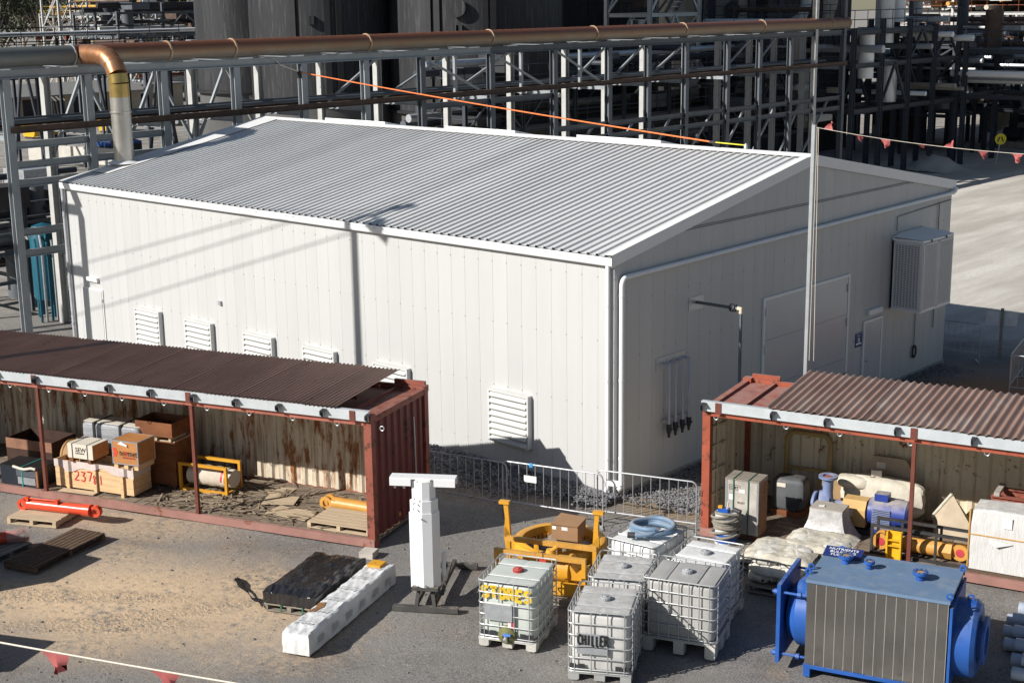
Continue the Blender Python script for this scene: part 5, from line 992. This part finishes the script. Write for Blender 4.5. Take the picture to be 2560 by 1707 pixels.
MB().tube([(sx_-1.2, sy_, fz), (XR-.02, sy_, fz)], fr_*1.02, 28).build('tee', m_cop, fl)
MB().lathe([(fr_, 0), (.55, -.08)], 28, (sx_, sy_, 5.72)).b2(sx_-.5, sx_+.5, sy_-.45, sy_+6.0, 0, .001).build('roof_collar', m_trim, fl)
gp_ = thing('grey_pipe', 'large dark grey pipe on the rack left of the flue elbow', 'pipe'); MB().tube([(XR, -4.4, fz), (XR, 1.55, fz)], fr_*.98, 28).build('pipe_length', mat('slate_pipe', (.16, .17, .16), .45, .2, var=.1), gp_); MB().lathe([(.295, 0), (.33, 0), (.33, .05), (.295, .05)], 28, (XR, 1.5, fz), (0, 1, 0)).build('flange', m_rack, gp_)
# flat white flashing around the riser on the roof
MB().add([(-20.9, .9, HW+KR*.9+.092), (-19.95, .9, HW+KR*.9+.092), (-19.95, WW/2-.2, HW+KR*(WW/2-.2)+.095), (-20.9, WW/2-.2, HW+KR*(WW/2-.2)+.095)], [(0, 1, 2, 3)]).build('roof_flashing', m_trim, shed)
# orange lifting sling
sg_ = thing('lifting_sling', 'taut orange webbing sling from the pipe rack to the shed ridge', 'sling'); a, b_ = V(-22.36, 10.4, 7.94), V(-2.75, 7.42, 6.80); c_ = V(-1.86, 7.55, 6.76)
m_osl = mat('orange_webbing', (.85, .20, .05), .6, var=.05); m_ysl = mat('yellow_webbing', (.75, .68, .05), .6)
d = (b_-a); MB().tube([a.lerp(b_, i/12)-V(0, 0, .22*i/12*(1-i/12)) for i in range(13)], .02, 6).build('orange_strap', m_osl, sg_); MB().bar(b_, c_, .03, .025).build('yellow_strap', m_ysl, sg_); MB().box(tuple(b_), (.16, .05, .06)).build('ratchet', m_dark, sg_)
MB().box((-22.36, 10.38, 7.85), (.12, .1, .25)).build('anchor_knot', m_black, sg_); MB().tube([(-22.36, 10.38, 7.95), (-22.4, 9.6, 8.22), (-22.5, 9.3, 8.5)], .02, 6).build('tail_rope', m_crm, sg_); MB().lathe([(.05, 0), (.05, .12), (.02, .16), (0, .16)], 12, (-1.86, 7.58, 6.64)).build('roof_anchor', m_galv, sg_)
# ---------------------------------------------------------------- tanks and silo behind the rack
m_tank = mat('dark_tank_shell', (.026, .027, .03), .6, .1, var=.3, scale=.7, stretch=(1, 1, .25), streak=.35, streakcol=(.085, .085, .09), bump=.2, bscale=10); m_tband = mat('black_tank_rib', (.02, .02, .022), .6); m_conc = mat('stained_concrete', (.40, .36, .30), .9, var=.3, scale=.6, stretch=(1, 1, .3), streak=.4, streakcol=(.24, .2, .16), bump=.3, bscale=12); m_skirt = mat('grey_skirt', (.10, .10, .098), .8, var=.2, scale=1)
def tank(label, x, y, r, h, zs, ribs):
    t = thing('storage_tank', label, 'tank', (x, y, 0)); MB().lathe([(r-.05, 0), (r-.05, zs)], 56).build('skirt', m_skirt, t); MB().lathe([(r-.1, zs), (r+.18, zs), (r+.18, zs+.12), (r, zs+.14)], 56).build('ledge', m_tband, t); MB().lathe([(r, zs+.14), (r, h), (0, h+1)], 56).build('shell', m_tank, t)
    for a in ribs: MB().box((r*math.cos(R(a)), r*math.sin(R(a)), (h+zs)/2), (.22, .28, h-zs-.2), R(a)).build('rib', m_tband, t)
    for z in range(int(zs)+3, int(h), 3): MB().lathe([(r+.004, z), (r+.02, z+.03), (r+.004, z+.06)], 56).build('weld_seam', m_tank, t)
    return t
# view directions to each tank from the yard, used for the fittings that face it
t = tank('dark grey tank with twin brackets behind the left half of the rack', -38.5, 25.2, 3.55, 30, 5.7, (-62, -36, -27, 60))
for a in (-49, -46.5): MB().box((3.62*math.cos(R(a)), 3.62*math.sin(R(a)), 9.5), (.3, .14, .4), R(a)).build('bracket', m_tank, t)
t = tank('wider dark grey tank with round manhole behind the middle of the rack', -33, 30.5, 4.35, 32, 5.0, (-76, -70, -40, -35, 50))
for a in (-58.5, -55): MB().box((4.42*math.cos(R(a)), 4.42*math.sin(R(a)), 8.9), (.3, .16, .6), R(a)).build('bracket', m_tank, t)
MB().lathe([(.35, 0), (.35, .3), (.45, .3), (.45, .38), (0, .38)], 20, (4.25*math.cos(R(-57)), 4.25*math.sin(R(-57)), 10.0), (math.cos(R(-57)), math.sin(R(-57)), 0)).build('manhole', m_tank, t)
tank('third dark tank in deep shade right of the manhole tank', -39, 45.5, 5.0, 31, 4.5, (-40,))
tank('dark tank half hidden left of the twin-bracket tank', -43.5, 24.4, 2.6, 29, 5.9, (-20,))
si = thing('concrete_silo', 'beige stained concrete silo behind the right part of the rack', 'silo', (-38, 60, 0)); MB().lathe([(5.0, 0), (5.0, 15.5), (0, 16)], 48).build('shell', m_conc, si); MB().lathe([(5.2, 5.2), (5.2, 5.6), (5.0, 5.6)], 48).build('ledge', m_conc, si)
for a in (-75, -66, -50, -38, -28, -15): MB().box((5.15*math.cos(R(a)), 5.15*math.sin(R(a)), 8), (.35, .4, 16), R(a)).build('pilaster', m_rackd, si)
MB().tube([(4.6, -3, 9.4), (4.6, -3, 3)], .22, 10).build('riser_pipe', m_dark, si); MB().lathe([(0, 0), (.5, 0), (.5, .5), (0, .5)], 14, (3.2, -4.1, 9.5), (.6, -.8, 0)).build('fan_housing', m_dark, si)
bl = thing('clad_building', 'dark sheet-clad building at the right end of the flue', 'building', (-33, 57.2, 0)); m_clad = mat('dark_cladding', (.045, .04, .04), .7, var=.15, scale=1); MB().b2(-8, 0, 0, 10.5, 0, 16).build('wall', m_clad, bl)
for k in range(14): MB().b2(0, .03, .05+k*.75, .08+k*.75, 0, 16).build('cladding_joint', m_rackd, bl)
for y, z, r, m_ in ((2.6, 9.8, .35, m_wpl), (5.6, 9.8, .5, m_conc)): MB().tube([(1.2, y, z+5), (1.2, y, z), (1.0, y-.1, z-.8), (.3, y-.4, z-1.3)], r, 16).build('duct', m_, bl)
# ---------------------------------------------------------------- open steel process structures
def frame(label, x0, x1, y0, y1, nx, ny, lv, m_, seed, rails=True, w=.22, rail_m=None, clutter=14, cat='steel structure', brace=.3, mats=None, grp=None):
    t = thing('steel_structure', label, cat, (x0, y0, 0), 0, grp); rnd = random.Random(seed); X = [(x1-x0)*i/(nx-1) for i in range(nx)]; Y = [(y1-y0)*i/(ny-1) for i in range(ny)]
    for x in X:
        for y in Y: MB().ibeam((x, y, 0), (x, y, lv[-1]+rnd.uniform(0, 1)), w, w, .03, (0, 1, 0)).build('column', m_, t)
    for z in lv:
        for x in X: MB().ibeam((x, 0, z), (x, Y[-1], z), w*.7, w, .025).build('beam', m_, t)
        for y in Y: MB().ibeam((0, y, z-.01), (X[-1], y, z-.01), w*.7, w, .025).build('beam', m_, t)
    for i in range(len(lv)-1):
        for j in range(ny-1):
            for x in (X[0], X[-1]):
                if rnd.random() < brace: MB().bar((x, Y[j], lv[i]), (x, (Y[j]+Y[j+1])/2, lv[i+1]), w*.5).build('brace', m_, t); MB().bar((x, (Y[j]+Y[j+1])/2, lv[i+1]), (x, Y[j+1], lv[i]), w*.5).build('brace', m_, t)
        for j in range(nx-1):
            for y in (Y[0], Y[-1]):
                if rnd.random() < brace: MB().bar((X[j], y, lv[i]), (X[j+1], y, lv[i+1]), w*.5).build('brace', m_, t)
    if rails:
        for z in lv[1:]:
            if rnd.random() < .75:
                MB().b2(0, X[-1], 0, Y[-1], z+.12, z+.15).build('grating', mat('grating', (.12, .12, .12), .7), t); b = MB()
                for q in ((0, 0, X[-1], 0), (X[-1], 0, X[-1], Y[-1])):
                    for h in (.55, 1.05): b.tube([(q[0], q[1], z+.15+h), (q[2], q[3], z+.15+h)], .025, 5)
                    n = max(2, int(math.hypot(q[2]-q[0], q[3]-q[1])/1.4))
                    for k in range(n+1): b.tube([(q[0]+(q[2]-q[0])*k/n, q[1]+(q[3]-q[1])*k/n, z+.15), (q[0]+(q[2]-q[0])*k/n, q[1]+(q[3]-q[1])*k/n, z+1.2)], .022, 4)
                b.build('handrail', rail_m or m_, t)
    pal = mats or [m_galv, m_rack, m_tray, m_conc, m_trim]
    for k in range(clutter):
        z = rnd.choice(lv)+rnd.uniform(.2, 1.6); mm = rnd.choice(pal); q = rnd.random()
        if q < .5:
            r = rnd.uniform(.06, .22)
            if rnd.random() < .6: y = rnd.uniform(0, Y[-1]); MB().tube([(-1, y, z), (X[-1]+1, y, z)], r, 8).build('process_pipe', mm, t)
            else: x = rnd.uniform(0, X[-1]); MB().tube([(x, -1, z), (x, Y[-1]+1, z)], r, 8).build('process_pipe', mm, t)
        elif q < .75: x, y = rnd.uniform(.3, X[-1]), rnd.uniform(.3, Y[-1]); MB().tube([(x, y, z-1), (x, y, z+1.4)], rnd.uniform(.15, .6), 12).build('vessel', mm, t)
        else: x, y = rnd.uniform(.3, X[-1]), rnd.uniform(.3, Y[-1]); MB().box((x, y, z), (rnd.uniform(.4, 2), rnd.uniform(.4, 2), rnd.uniform(.3, 1))).build('equipment_box', mm, t)
    return t
def stairs(t, x, y, z0, z1, dx, m_):
    n = max(3, int((z1-z0)/.25)); st = MB()
    for s_ in (0, .9): MB().bar((x, y+s_, z0), (x+dx, y+s_, z1), .06, .2).build('stringer', m_, t); MB().tube([(x, y+s_, z0+1), (x+dx, y+s_, z1+1)], .025, 5).build('stair_rail', m_, t)
    for k in range(n): MB().box((x+dx*(k+.5)/n, y+.45, z0+(z1-z0)*(k+.5)/n), (.22, .86, .04)).build('tread', m_, t)
m_wst = mat('white_steel', (.62, .62, .60), .5, .1, var=.12, rust=.06); m_yr = mat('safety_yellow', (.70, .50, .08), .5)
t = frame('steel stair tower between the shaded tank and the concrete silo', -33.5, -30.5, 41.6, 46.2, 2, 2, [3, 6.2, 9.4, 12.6], m_galv, 12, True, .2, m_yr, 5, brace=1)
for k, (a, b_) in enumerate(((0, 3), (3, 6.2), (6.2, 9.4), (9.4, 12.6))): stairs(t, .4+(0 if k % 2 else 2.2), 4.9, a, b_, 2.2 if k % 2 else -2.2, m_galv)
frame('dark blue steel structure under the silo, seen through the rack', -31, -27, 47.5, 56, 2, 4, [2.6, 4.6, 6.6, 8.6], m_rackd, 13, True, .2, None, 22, brace=.8)
frame('dark blue steel structure continuing the rack towards the right', -25, -22.5, 49.5, 62.3, 2, 5, [4.0, 6.5, 8.3], m_rackd, 14, True, .26, None, 14, brace=.35)
frame('dark steel bay running right from the end of the rack', -22.0, -8, 62.3, 66.8, 3, 2, [4.2, 6.9], m_rackd, 15, True, .26, None, 16, brace=.3)
frame('deep shaded plant structure behind the dark steel bay', -36, -12, 70, 84, 5, 4, [2.8, 5.2], m_rackd, 16, True, .25, None, 60, brace=.3)
ml = [m_wst, m_galv, mat('cream_pipe', (.55, .50, .40), .5), m_oyel, m_redrust, m_tray, m_conc]
frame('pale rusty plant structure far off at the right edge', -48, -14, 100, 118, 6, 4, [2.2, 3.8, 5.4, 7.0, 8.6, 10.2], m_wst, 17, True, .22, m_redrust, 90, brace=.3, mats=ml)
frame('cream and rust pipe gantry far behind the right structures', -60, -20, 126, 134, 7, 3, [3, 5, 7, 9, 11], m_wst, 18, True, .22, m_redrust, 60, brace=.3, mats=ml)
for k, (x, y, lab) in enumerate(((-112, 52.6, 'white braced steel tower at the far left'), (-112, 59.0, 'white braced steel tower with yellow rail, second from the left'))): frame(lab, x, x+3, y, y+3.1, 2, 2, [2.5, 5.4, 8.3, 11.2], m_wst, 20+k, k == 1, .18, m_yr, 4, brace=1, grp='white steel towers')
frame('grey plant structure between the white towers and the dark tanks', -124, -109, 63.5, 84, 3, 6, [2.6, 5.0, 7.4, 9.6], m_rack, 23, True, .2, m_yr, 60, brace=.4, mats=ml)
wk = thing('walkway', 'raised walkway with black handrails across the far left', 'walkway', (-66, 8, 0)); MB().b2(-.9, 0, 0, 28, 7.35, 7.5).build('deck', m_black, wk)
for z in (7.75, 8.15, 8.6, 9.0): MB().tube([(0, 0, z), (0, 28, z)], .035, 6).build('rail', m_black, wk)
for i in range(13): MB().tube([(0, i*28/12, 7.4), (0, i*28/12, 9.02)], .03, 6).build('post', m_black, wk)
for i in range(6):
    for s_ in (-1, 1): MB().bar((-.4, i*5+1.5+s_*1.2, 0), (-.4, i*5+1.5, 7.4), .16).build('trestle_leg', m_rackd, wk)
frame('low pipe gantry with dark rails across the far left', -72, -69, 20, 44, 2, 8, [5.8, 7.2], m_rackd, 24, True, .18, m_black, 14, brace=.2)
frame('distant plant structure behind the white towers', -146, -132, 72, 112, 4, 7, [3, 5, 7, 9], m_wst, 25, True, .2, m_yr, 70, brace=.4, mats=ml)
rnd = random.Random(91)
for i in range(16):
    x, y = -34+6*(i//4)+rnd.uniform(0, 4), 68+rnd.uniform(0, 26); h = rnd.uniform(1.2, 3.2)
    t = thing('plant_machine', ['dark pump house', 'dark mill drive', 'dark hopper', 'dark motor skid'][i % 4]+' in the shade behind the rack, '+['leftmost', 'second from left', 'third from left', 'rightmost'][i//4]+' of its kind', 'machine', (x, y, 0), rnd.uniform(0, 1), 'plant machines in the shade')
    mm = rnd.choice([m_dark, m_clad, m_rackd, m_tray, m_conc])
    if i % 4 == 0: MB().b2(0, 3, 0, 3, 0, h).build('housing', mm, t); MB().prism([(-.2, -.2, h), (3.2, -.2, h), (1.5, -.2, h+.6)], (0, 3.4, 0)).build('roof', m_clad, t)
    elif i % 4 == 1: MB().tube([(0, 0, 1.4), (3.4, 0, 1.4)], 1.2, 18).build('drum', mm, t); MB().b2(.3, 3, -.8, .8, 0, .5).build('plinth', m_conc, t); MB().tube([(3.4, 0, 1.4), (4.4, 0, 1.4)], .5, 14).build('motor', m_tl_ if 0 else mm, t)
    elif i % 4 == 2: MB().lathe([(.3, .8), (1.6, 2.4), (1.6, 3.8)], 4).build('cone', mm, t); [MB().bar((a, b_, 0), (a, b_, 2.6), .15).build('leg', m_rackd, t) for a in (-1, 1) for b_ in (-1, 1)]
    else: MB().b2(0, 2.6, 0, 1.2, 0, .4).build('skid', m_conc, t); MB().tube([(.3, .6, .9), (1.5, .6, .9)], .45, 16).build('motor', mm, t); MB().box((2.1, .6, 1.0), (.7, .8, 1.1)).build('gearbox', m_tray, t)
md = [m_dark, m_rackd, m_rack2, m_tray, m_clad, m_galv, m_wst]
frame('dark cluttered platform structure behind the far left walkway', -84, -78, 39, 51, 3, 4, [6.4, 8.0, 9.7], m_rack2, 31, True, .18, m_yr, 40, brace=.5, mats=md)
frame('dark pipe bridge between the tanks and the concrete silo', -30.5, -27.5, 24, 47, 2, 7, [2.4, 4.4, 6.2], m_rackd, 32, True, .18, None, 34, brace=.5, mats=md)
frame('black platform structure beside the clad building', -31.5, -24.5, 66, 76, 3, 4, [2.6, 5.0, 7.0], m_rackd, 33, True, .22, None, 70, brace=.6, mats=md)
frame('tangled dark pipework structure at the right edge', -24, -8, 86, 97, 5, 4, [2.2, 3.8, 5.2], m_rackd, 34, True, .2, m_redrust, 70, brace=.5, mats=md+ml)
frame('upper pale gantry with rusty rails at the top right', -34, -22, 102, 116, 4, 5, [6.2, 7.6, 9.0, 10.4], m_wst, 35, True, .2, m_redrust, 50, brace=.5, mats=ml)
# ---------------------------------------------------------------- far left yard
lb = thing('low_shed', 'long low shed with grey roof across the far left yard', 'building', (-100, 30, 0)); MB().b2(-6, 0, 0, 25, 0, 2.7).build('wall', mat('sand_wall', (.48, .40, .29), .8, var=.1), lb); MB().prism([(-6.5, -.5, 2.6), (.8, -.5, 2.5), (.8, -.5, 2.62), (-3, -.5, 3.5), (-6.5, -.5, 2.75)], (0, 26, 0)).build('roof', mat('grey_metal_roof', (.24, .235, .22), .6, var=.08), lb)
for y, w, m_ in ((1, 3, m_black), (5.2, 4.5, m_dark), (13, 3.5, m_dark), (18, 2.4, m_black), (22, 2.0, mat('green_grey_door', (.10, .12, .10), .6))): MB().b2(.005, .05, y, y+w, 0, 2.3).build('opening', m_, lb)
for y in (9.6, 16.7, 20.8): MB().b2(.06, .3, y, y+.25, 0, 2.55).build('pier', MATS['sand_wall'], lb)
for k, y in enumerate((6.5, 14.5)):
    h = thing('hose_rack', ['left', 'right'][k]+' rack of thick black hoses looped outside the low shed', 'hose', (-98.6, 30+y, 0), 0, 'hose racks by the low shed')
    for i in range(6): MB().tube([(0, i*.22, .4), (.1, i*.22, 2.0), (.6, i*.22, 2.5), (1.2, i*.22, 2.2), (1.4, i*.22, .9)], .09, 7).build('hose', m_hose if i % 2 else m_black, h)
    MB().b2(-.1, .1, -.1, 1.3, 0, .4).build('stand', m_dark, h)
o = thing('site_office', 'small tan site office with white window beside the low shed', 'building', (-103, 56.4, 0)); MB().b2(-3, 0, 0, 5.5, 0, 2.7).build('wall', MATS['sand_wall'], o); MB().b2(-3.2, .3, -.3, 5.8, 2.7, 2.85).build('roof', MATS['grey_metal_roof'], o)
wd = MB().b2(.005, .06, .5, 1.5, .5, 2.1).build('window', m_trim, o); MB().b2(.061, .07, .6, 1.4, .9, 2.0).build('pane', m_black, wd)
# utility truck
u = thing('utility_truck', 'white utility truck parked in the far left yard', 'truck', (-90.2, 51.3, 0), R(38)); m_car = mat('white_car_paint', (.78, .79, .80), .25, var=.02)
MB().prism([(0, -.85, .45), (0, -.85, .95), (.15, -.85, 1.08), (1.35, -.85, 1.15), (5.1, -.85, 1.15), (5.15, -.85, .5)], (0, 1.7, 0)).build('body', m_car, u); MB().prism([(1.3, -.78, 1.152), (2.0, -.70, 1.78), (3.3, -.70, 1.80), (3.55, -.78, 1.152)], (0, 1.56, 0)).build('cab', m_car, u)
MB().prism([(1.42, -.795, 1.2), (2.02, -.73, 1.70), (3.2, -.73, 1.72), (3.4, -.795, 1.2)], (0, 1.59, 0)).build('window', m_black, u); MB().prism([(1.25, -.70, 1.165), (1.92, -.64, 1.74), (1.96, -.64, 1.76), (1.32, -.70, 1.165)], (0, 1.36, 0)).build('windscreen', m_black, u)
for x in (.95, 4.15):
    for y in (-.86, .86): wl = MB().tube([(x, y-.11, .37), (x, y+.11, .37)], .37, 20).build('wheel', m_black, u); MB().tube([(x, y-.12, .37), (x, y+.12, .37)], .2, 14).build('rim', m_galv, wl)
MB().tube([(3.6, -.7, 1.16), (3.6, -.7, 1.9), (3.6, .7, 1.9), (3.6, .7, 1.16)], .04, 6).build('rack_bar', m_galv, u)
for k, (x, y, lab) in enumerate(((-57.5, 19.3, 'left'), (-56.8, 20.6, 'right'))):
    b = thing('bollard', lab+' black and yellow striped bollard beyond the pipe rack', 'bollard', (x, y, 0), 0, 'striped bollards')
    for i in range(7): MB().tube([(0, 0, i*.26), (0, 0, i*.26+.26)], .16, 12).build('stripe', m_black if i % 2 else m_yel, b)
w = thing('concrete_wall', 'low pale concrete wall in the far left yard', 'wall', (-74, 28.6, 0), R(10)); MB().b2(0, 8.5, 0, .3, 0, 1.1).build('panel', mat('pale_concrete', (.55, .52, .47), .9, var=.15, scale=1), w)
for i, (x, y, r_, dims, lab) in enumerate(((-89.5, 37.0, 10, (1.2, 2.6, 1.0), 'yellow steel skip in the far left yard'), (-89, 43.6, 10, (1.2, 2.2, 1.1), 'yellow steel bin beyond the flue riser'))):
    s = thing('yellow_skip', lab, 'skip', (x, y, 0), R(r_)); a, b_, h = dims; MB().prism([(0, 0, .15), (a, 0, .15), (a+.3, 0, h), (-.3, 0, h)], (0, b_, 0)).build('body', m_byel, s)
    for k in (0, b_-.15): MB().b2(.1, a-.1, k, k+.15, 0, .149).build('foot', m_dark, s)
s = thing('blue_skip', 'blue steel lid bin behind the flue riser', 'bin', (-70.5, 31.0, 0), R(10)); MB().b2(0, 2.2, 0, 3, 0, 1.0).build('body', m_dark, s); MB().prism([(0, 0, 1.0), (2.2, 0, 1.0), (2.2, 0, 1.15), (0, 0, 1.5)], (0, 3, 0)).build('lid', m_hb, s)
# water treatment set beside the shed
bt = thing('filter_set', 'teal filter vessel with pipework between the rack and the shed left end', 'filter', (-26.5, 2.3, 0)); m_tl = mat('teal_blue_paint', (.012, .10, .15), .45, var=.15)
MB().lathe([(0, .5), (.42, .6), (.45, .8), (.45, 2.9), (.35, 3.1), (0, 3.2)], 24).build('vessel', m_tl, bt)
for a in (0, 90, 180, 270): MB().tube([(.36*math.cos(R(a)), .36*math.sin(R(a)), 0), (.36*math.cos(R(a)), .36*math.sin(R(a)), .75)], .06, 8).build('leg', m_tl, bt)
for i in range(6): MB().tube([(.9+.0*i, -.8+.2*i, 0), (.9, -.8+.2*i, 2.4+.1*(i % 3)), (.3, -.5+.2*i, 2.7+.1*(i % 3))], .045, 8).build('pipe', m_galv if i % 2 else m_tl, bt)
MB().b2(.5, 1.1, -.9, .9, 3.0, 3.08).build('cable_tray', m_galv, bt); MB().tube([(-.1, .9, .7), (-.1, 1.8, .7), (-.1, 1.8, 2.2)], .09, 10).build('pipe', m_tl, bt)
frame('low dark pipe stand beside the teal filter at the left edge', -31, -27.6, .4, 4.2, 2, 3, [1.1, 2.1, 3.1], m_rack2, 41, True, .12, m_galv, 26, brace=.4, mats=md)
pw_ = thing('pump_skid', 'grey pump skid with guard rails beyond the rack', 'pump skid', (-44, 9.5, 0), R(15))
for x in (0, 3): 
    for y in (0, 2): MB().bar((x, y, 0), (x, y, 1.6), .15).build('leg', m_rack, pw_)
MB().b2(-.2, 3.2, -.2, 2.2, 1.6, 1.75).build('deck', m_rack, pw_); MB().b2(.5, 2.4, .3, 1.7, 1.75, 2.2).build('cabinet', m_galv, pw_); MB().tube([(0, 0, 1.7), (0, 0, 2.7), (1.2, 0, 2.7), (1.2, 0, 1.7)], .04, 6).build('guard_rail', m_wst, pw_); MB().tube([(0, 2, 1.7), (0, 2, 2.7), (1.2, 2, 2.7), (1.2, 2, 1.7)], .04, 6).build('guard_rail', m_wst, pw_)
# pedestrian sign and mound at the far right
ps = thing('pedestrian_sign', 'round yellow crossing sign on a thin post in the shade at right', 'sign', (-20.0, 63.0, 0), R(35)); MB().tube([(0, 0, 0), (.18, 0, 1.4)], .03, 8).build('post', m_galv, ps); dk = MB().lathe([(0, 0), (.34, 0), (.34, .02), (0, .02)], 28, (.2, -.04, 1.62), (.0, -1, 0)).build('disc', mat('sign_yellow', (.72, .60, .03), .5, var=.05), ps)
for s_ in (-1, 1): MB().bar((.2+s_*.05, -.066, 1.76), (.2+s_*.17, -.066, 1.46), .004, .075, (1, 0, 0)).build('leg_symbol', m_black, dk)
P = [[(x*.35, y*.35, .9*math.exp(-((x-6)/4.2)**2-((y-5)/3.2)**2)*(1+.2*math.sin(x*2.1)*math.cos(y*1.7))-.03) for x in range(22)] for y in range(16)]
o = MB().grid(P).build('dirt_mound', GM, None, loc=(-24.2, 57.4, 0)); tag(o, 'low pale dirt mound at the foot of the rack far right', 'mound')
# ---------------------------------------------------------------- gum trees beyond the plant
m_bark = mat('pale_bark', (.42, .36, .29), .85, var=.3, scale=2); 
def leaf_mat(n, c):
    m = mat(n, c, .6, var=.5, scale=.5); return m
m_lf = [leaf_mat('gum_leaf_%d' % i, c) for i, c in enumerate(((.045, .055, .028), (.06, .068, .038), (.035, .042, .024)))]
def crown_mesh(seed, h, r, n):
    rnd = random.Random(seed); b = MB(); cl_ = [(rnd.gauss(0, r*.5), rnd.gauss(0, r*.5), h*(.45+.5*rnd.random()), rnd.uniform(.5, 1.1)*r*.42) for _ in range(16)]
    for i in range(n):
        cx, cy, cz, cr = rnd.choice(cl_); u = V(rnd.gauss(0, 1), rnd.gauss(0, 1), rnd.gauss(0, .75)); u = u.normalized()*cr*rnd.random()**.45; p = V(cx, cy, cz)+u; s_ = rnd.uniform(.10, .26)
        a = V(rnd.gauss(0, 1), rnd.gauss(0, 1), rnd.gauss(0, 1)).normalized(); c_ = a.cross(V(rnd.gauss(0, 1), rnd.gauss(0, 1), rnd.gauss(0, 1))).normalized(); b.add([p-a*s_, p+c_*s_*.5, p+a*s_, p-c_*s_*.5], [(0, 1, 2, 3)])
    return b.mesh('crown'), cl_
protos = []
for k in range(4):
    h = 15+2*k; me, cl_ = crown_mesh(60+k, h, 4.2, 5200); tr = MB(); tr.tube([(0, 0, 0), (.15, .1, h*.3), (.1, -.2, h*.6), (.3, 0, h*.9)], [.32, .24, .16, .06], 8)
    for cx, cy, cz, cr in cl_[:9]: tr.tube([(.12, 0, cz*.55), (cx*.5, cy*.5, cz*.8), (cx, cy, cz)], [.11, .07, .03], 6)
    protos.append((me, tr.mesh('trunk')))
rnd = random.Random(77)
def trees(spots, side):
    for i, (x, y) in enumerate(spots):
        me, tr = protos[i % 4]; t = thing('gum_tree', 'dark green gum tree with pale trunk beyond the plant, '+side, 'tree', (x, y, 0), rnd.uniform(0, 6.3), 'gum trees beyond the plant, '+side); s_ = rnd.uniform(.85, 1.25); t.scale = (s_, s_, s_)
        obj('crown', me, m_lf[i % 3], t); obj('trunk', tr, m_bark, t)
trees([(-150+rnd.uniform(-14, 10), 66+i*3.4+rnd.uniform(-1, 1)) for i in range(9)]+[(-172, 84+6*i) for i in range(5)], 'at the top left')
trees([(-20-7*i+rnd.uniform(-2, 2), 150+5*i+rnd.uniform(-4, 4)) for i in range(9)]+[(-28-12*i, 168+8*i) for i in range(5)], 'at the top right')
# ---------------------------------------------------------------- beside and behind the viewpoint (cast the shadows seen on wall and ground)
lp = thing('light_pole', 'tall steel light pole left of the left shelter', 'light pole', (-12.3, -11.0, 0)); MB().tube([(0, 0, 0), (0, 0, 13.3)], [.15, .115], 14).build('mast', m_galv, lp); MB().bar((0, 0, 12.9), (.75, .15, 12.5), .07).build('arm', m_galv, lp); MB().box((.95, .15, 12.3), (.6, .35, .35), .3, .6).build('floodlight', m_dark, lp); MB().box((.05, .1, 13.4), (.55, .35, .2), .8).build('floodlight', m_dark, lp)
ck = thing('overhead_cables', 'overhead cables strung from the light pole to a short timber pole', 'cables'); MB().tube([(-30, -11.3, 0), (-30, -11.3, 9.2)], .14, 10).build('pole', m_grywood, ck)
for z0, z1 in ((13.2, 8.9), (12.9, 8.1), (12.2, 7.2)): MB().tube([(-30, -11.3, z1), (-12.3, -11.0, z0)], .015, 8).build('cable', m_black, ck)
sk = thing('shadow_box', 'unseen timber box added to shade the pallets from the left', 'crate', (-8.6, -13.2, 0), R(15)); MB().b2(0, 2.6, 0, 1.2, 0, 1.5).build('body', m_grywood, sk); MB().b2(-.03, 2.63, -.03, 1.23, 1.5, 1.55).build('lid', m_grywood, sk)  # stand-in for whatever shades the pallets, added out of view
sk = thing('shadow_box', 'unseen timber box added to shade the bottom left corner', 'crate', (-4.6, -15.2, 0), R(25)); MB().b2(0, 1.7, 0, 1.1, 0, 1.2).build('body', m_grywood, sk); MB().b2(-.03, 1.73, -.03, 1.13, 1.2, 1.25).build('lid', m_grywood, sk)  # second unseen box, added to throw shade on the near left ground
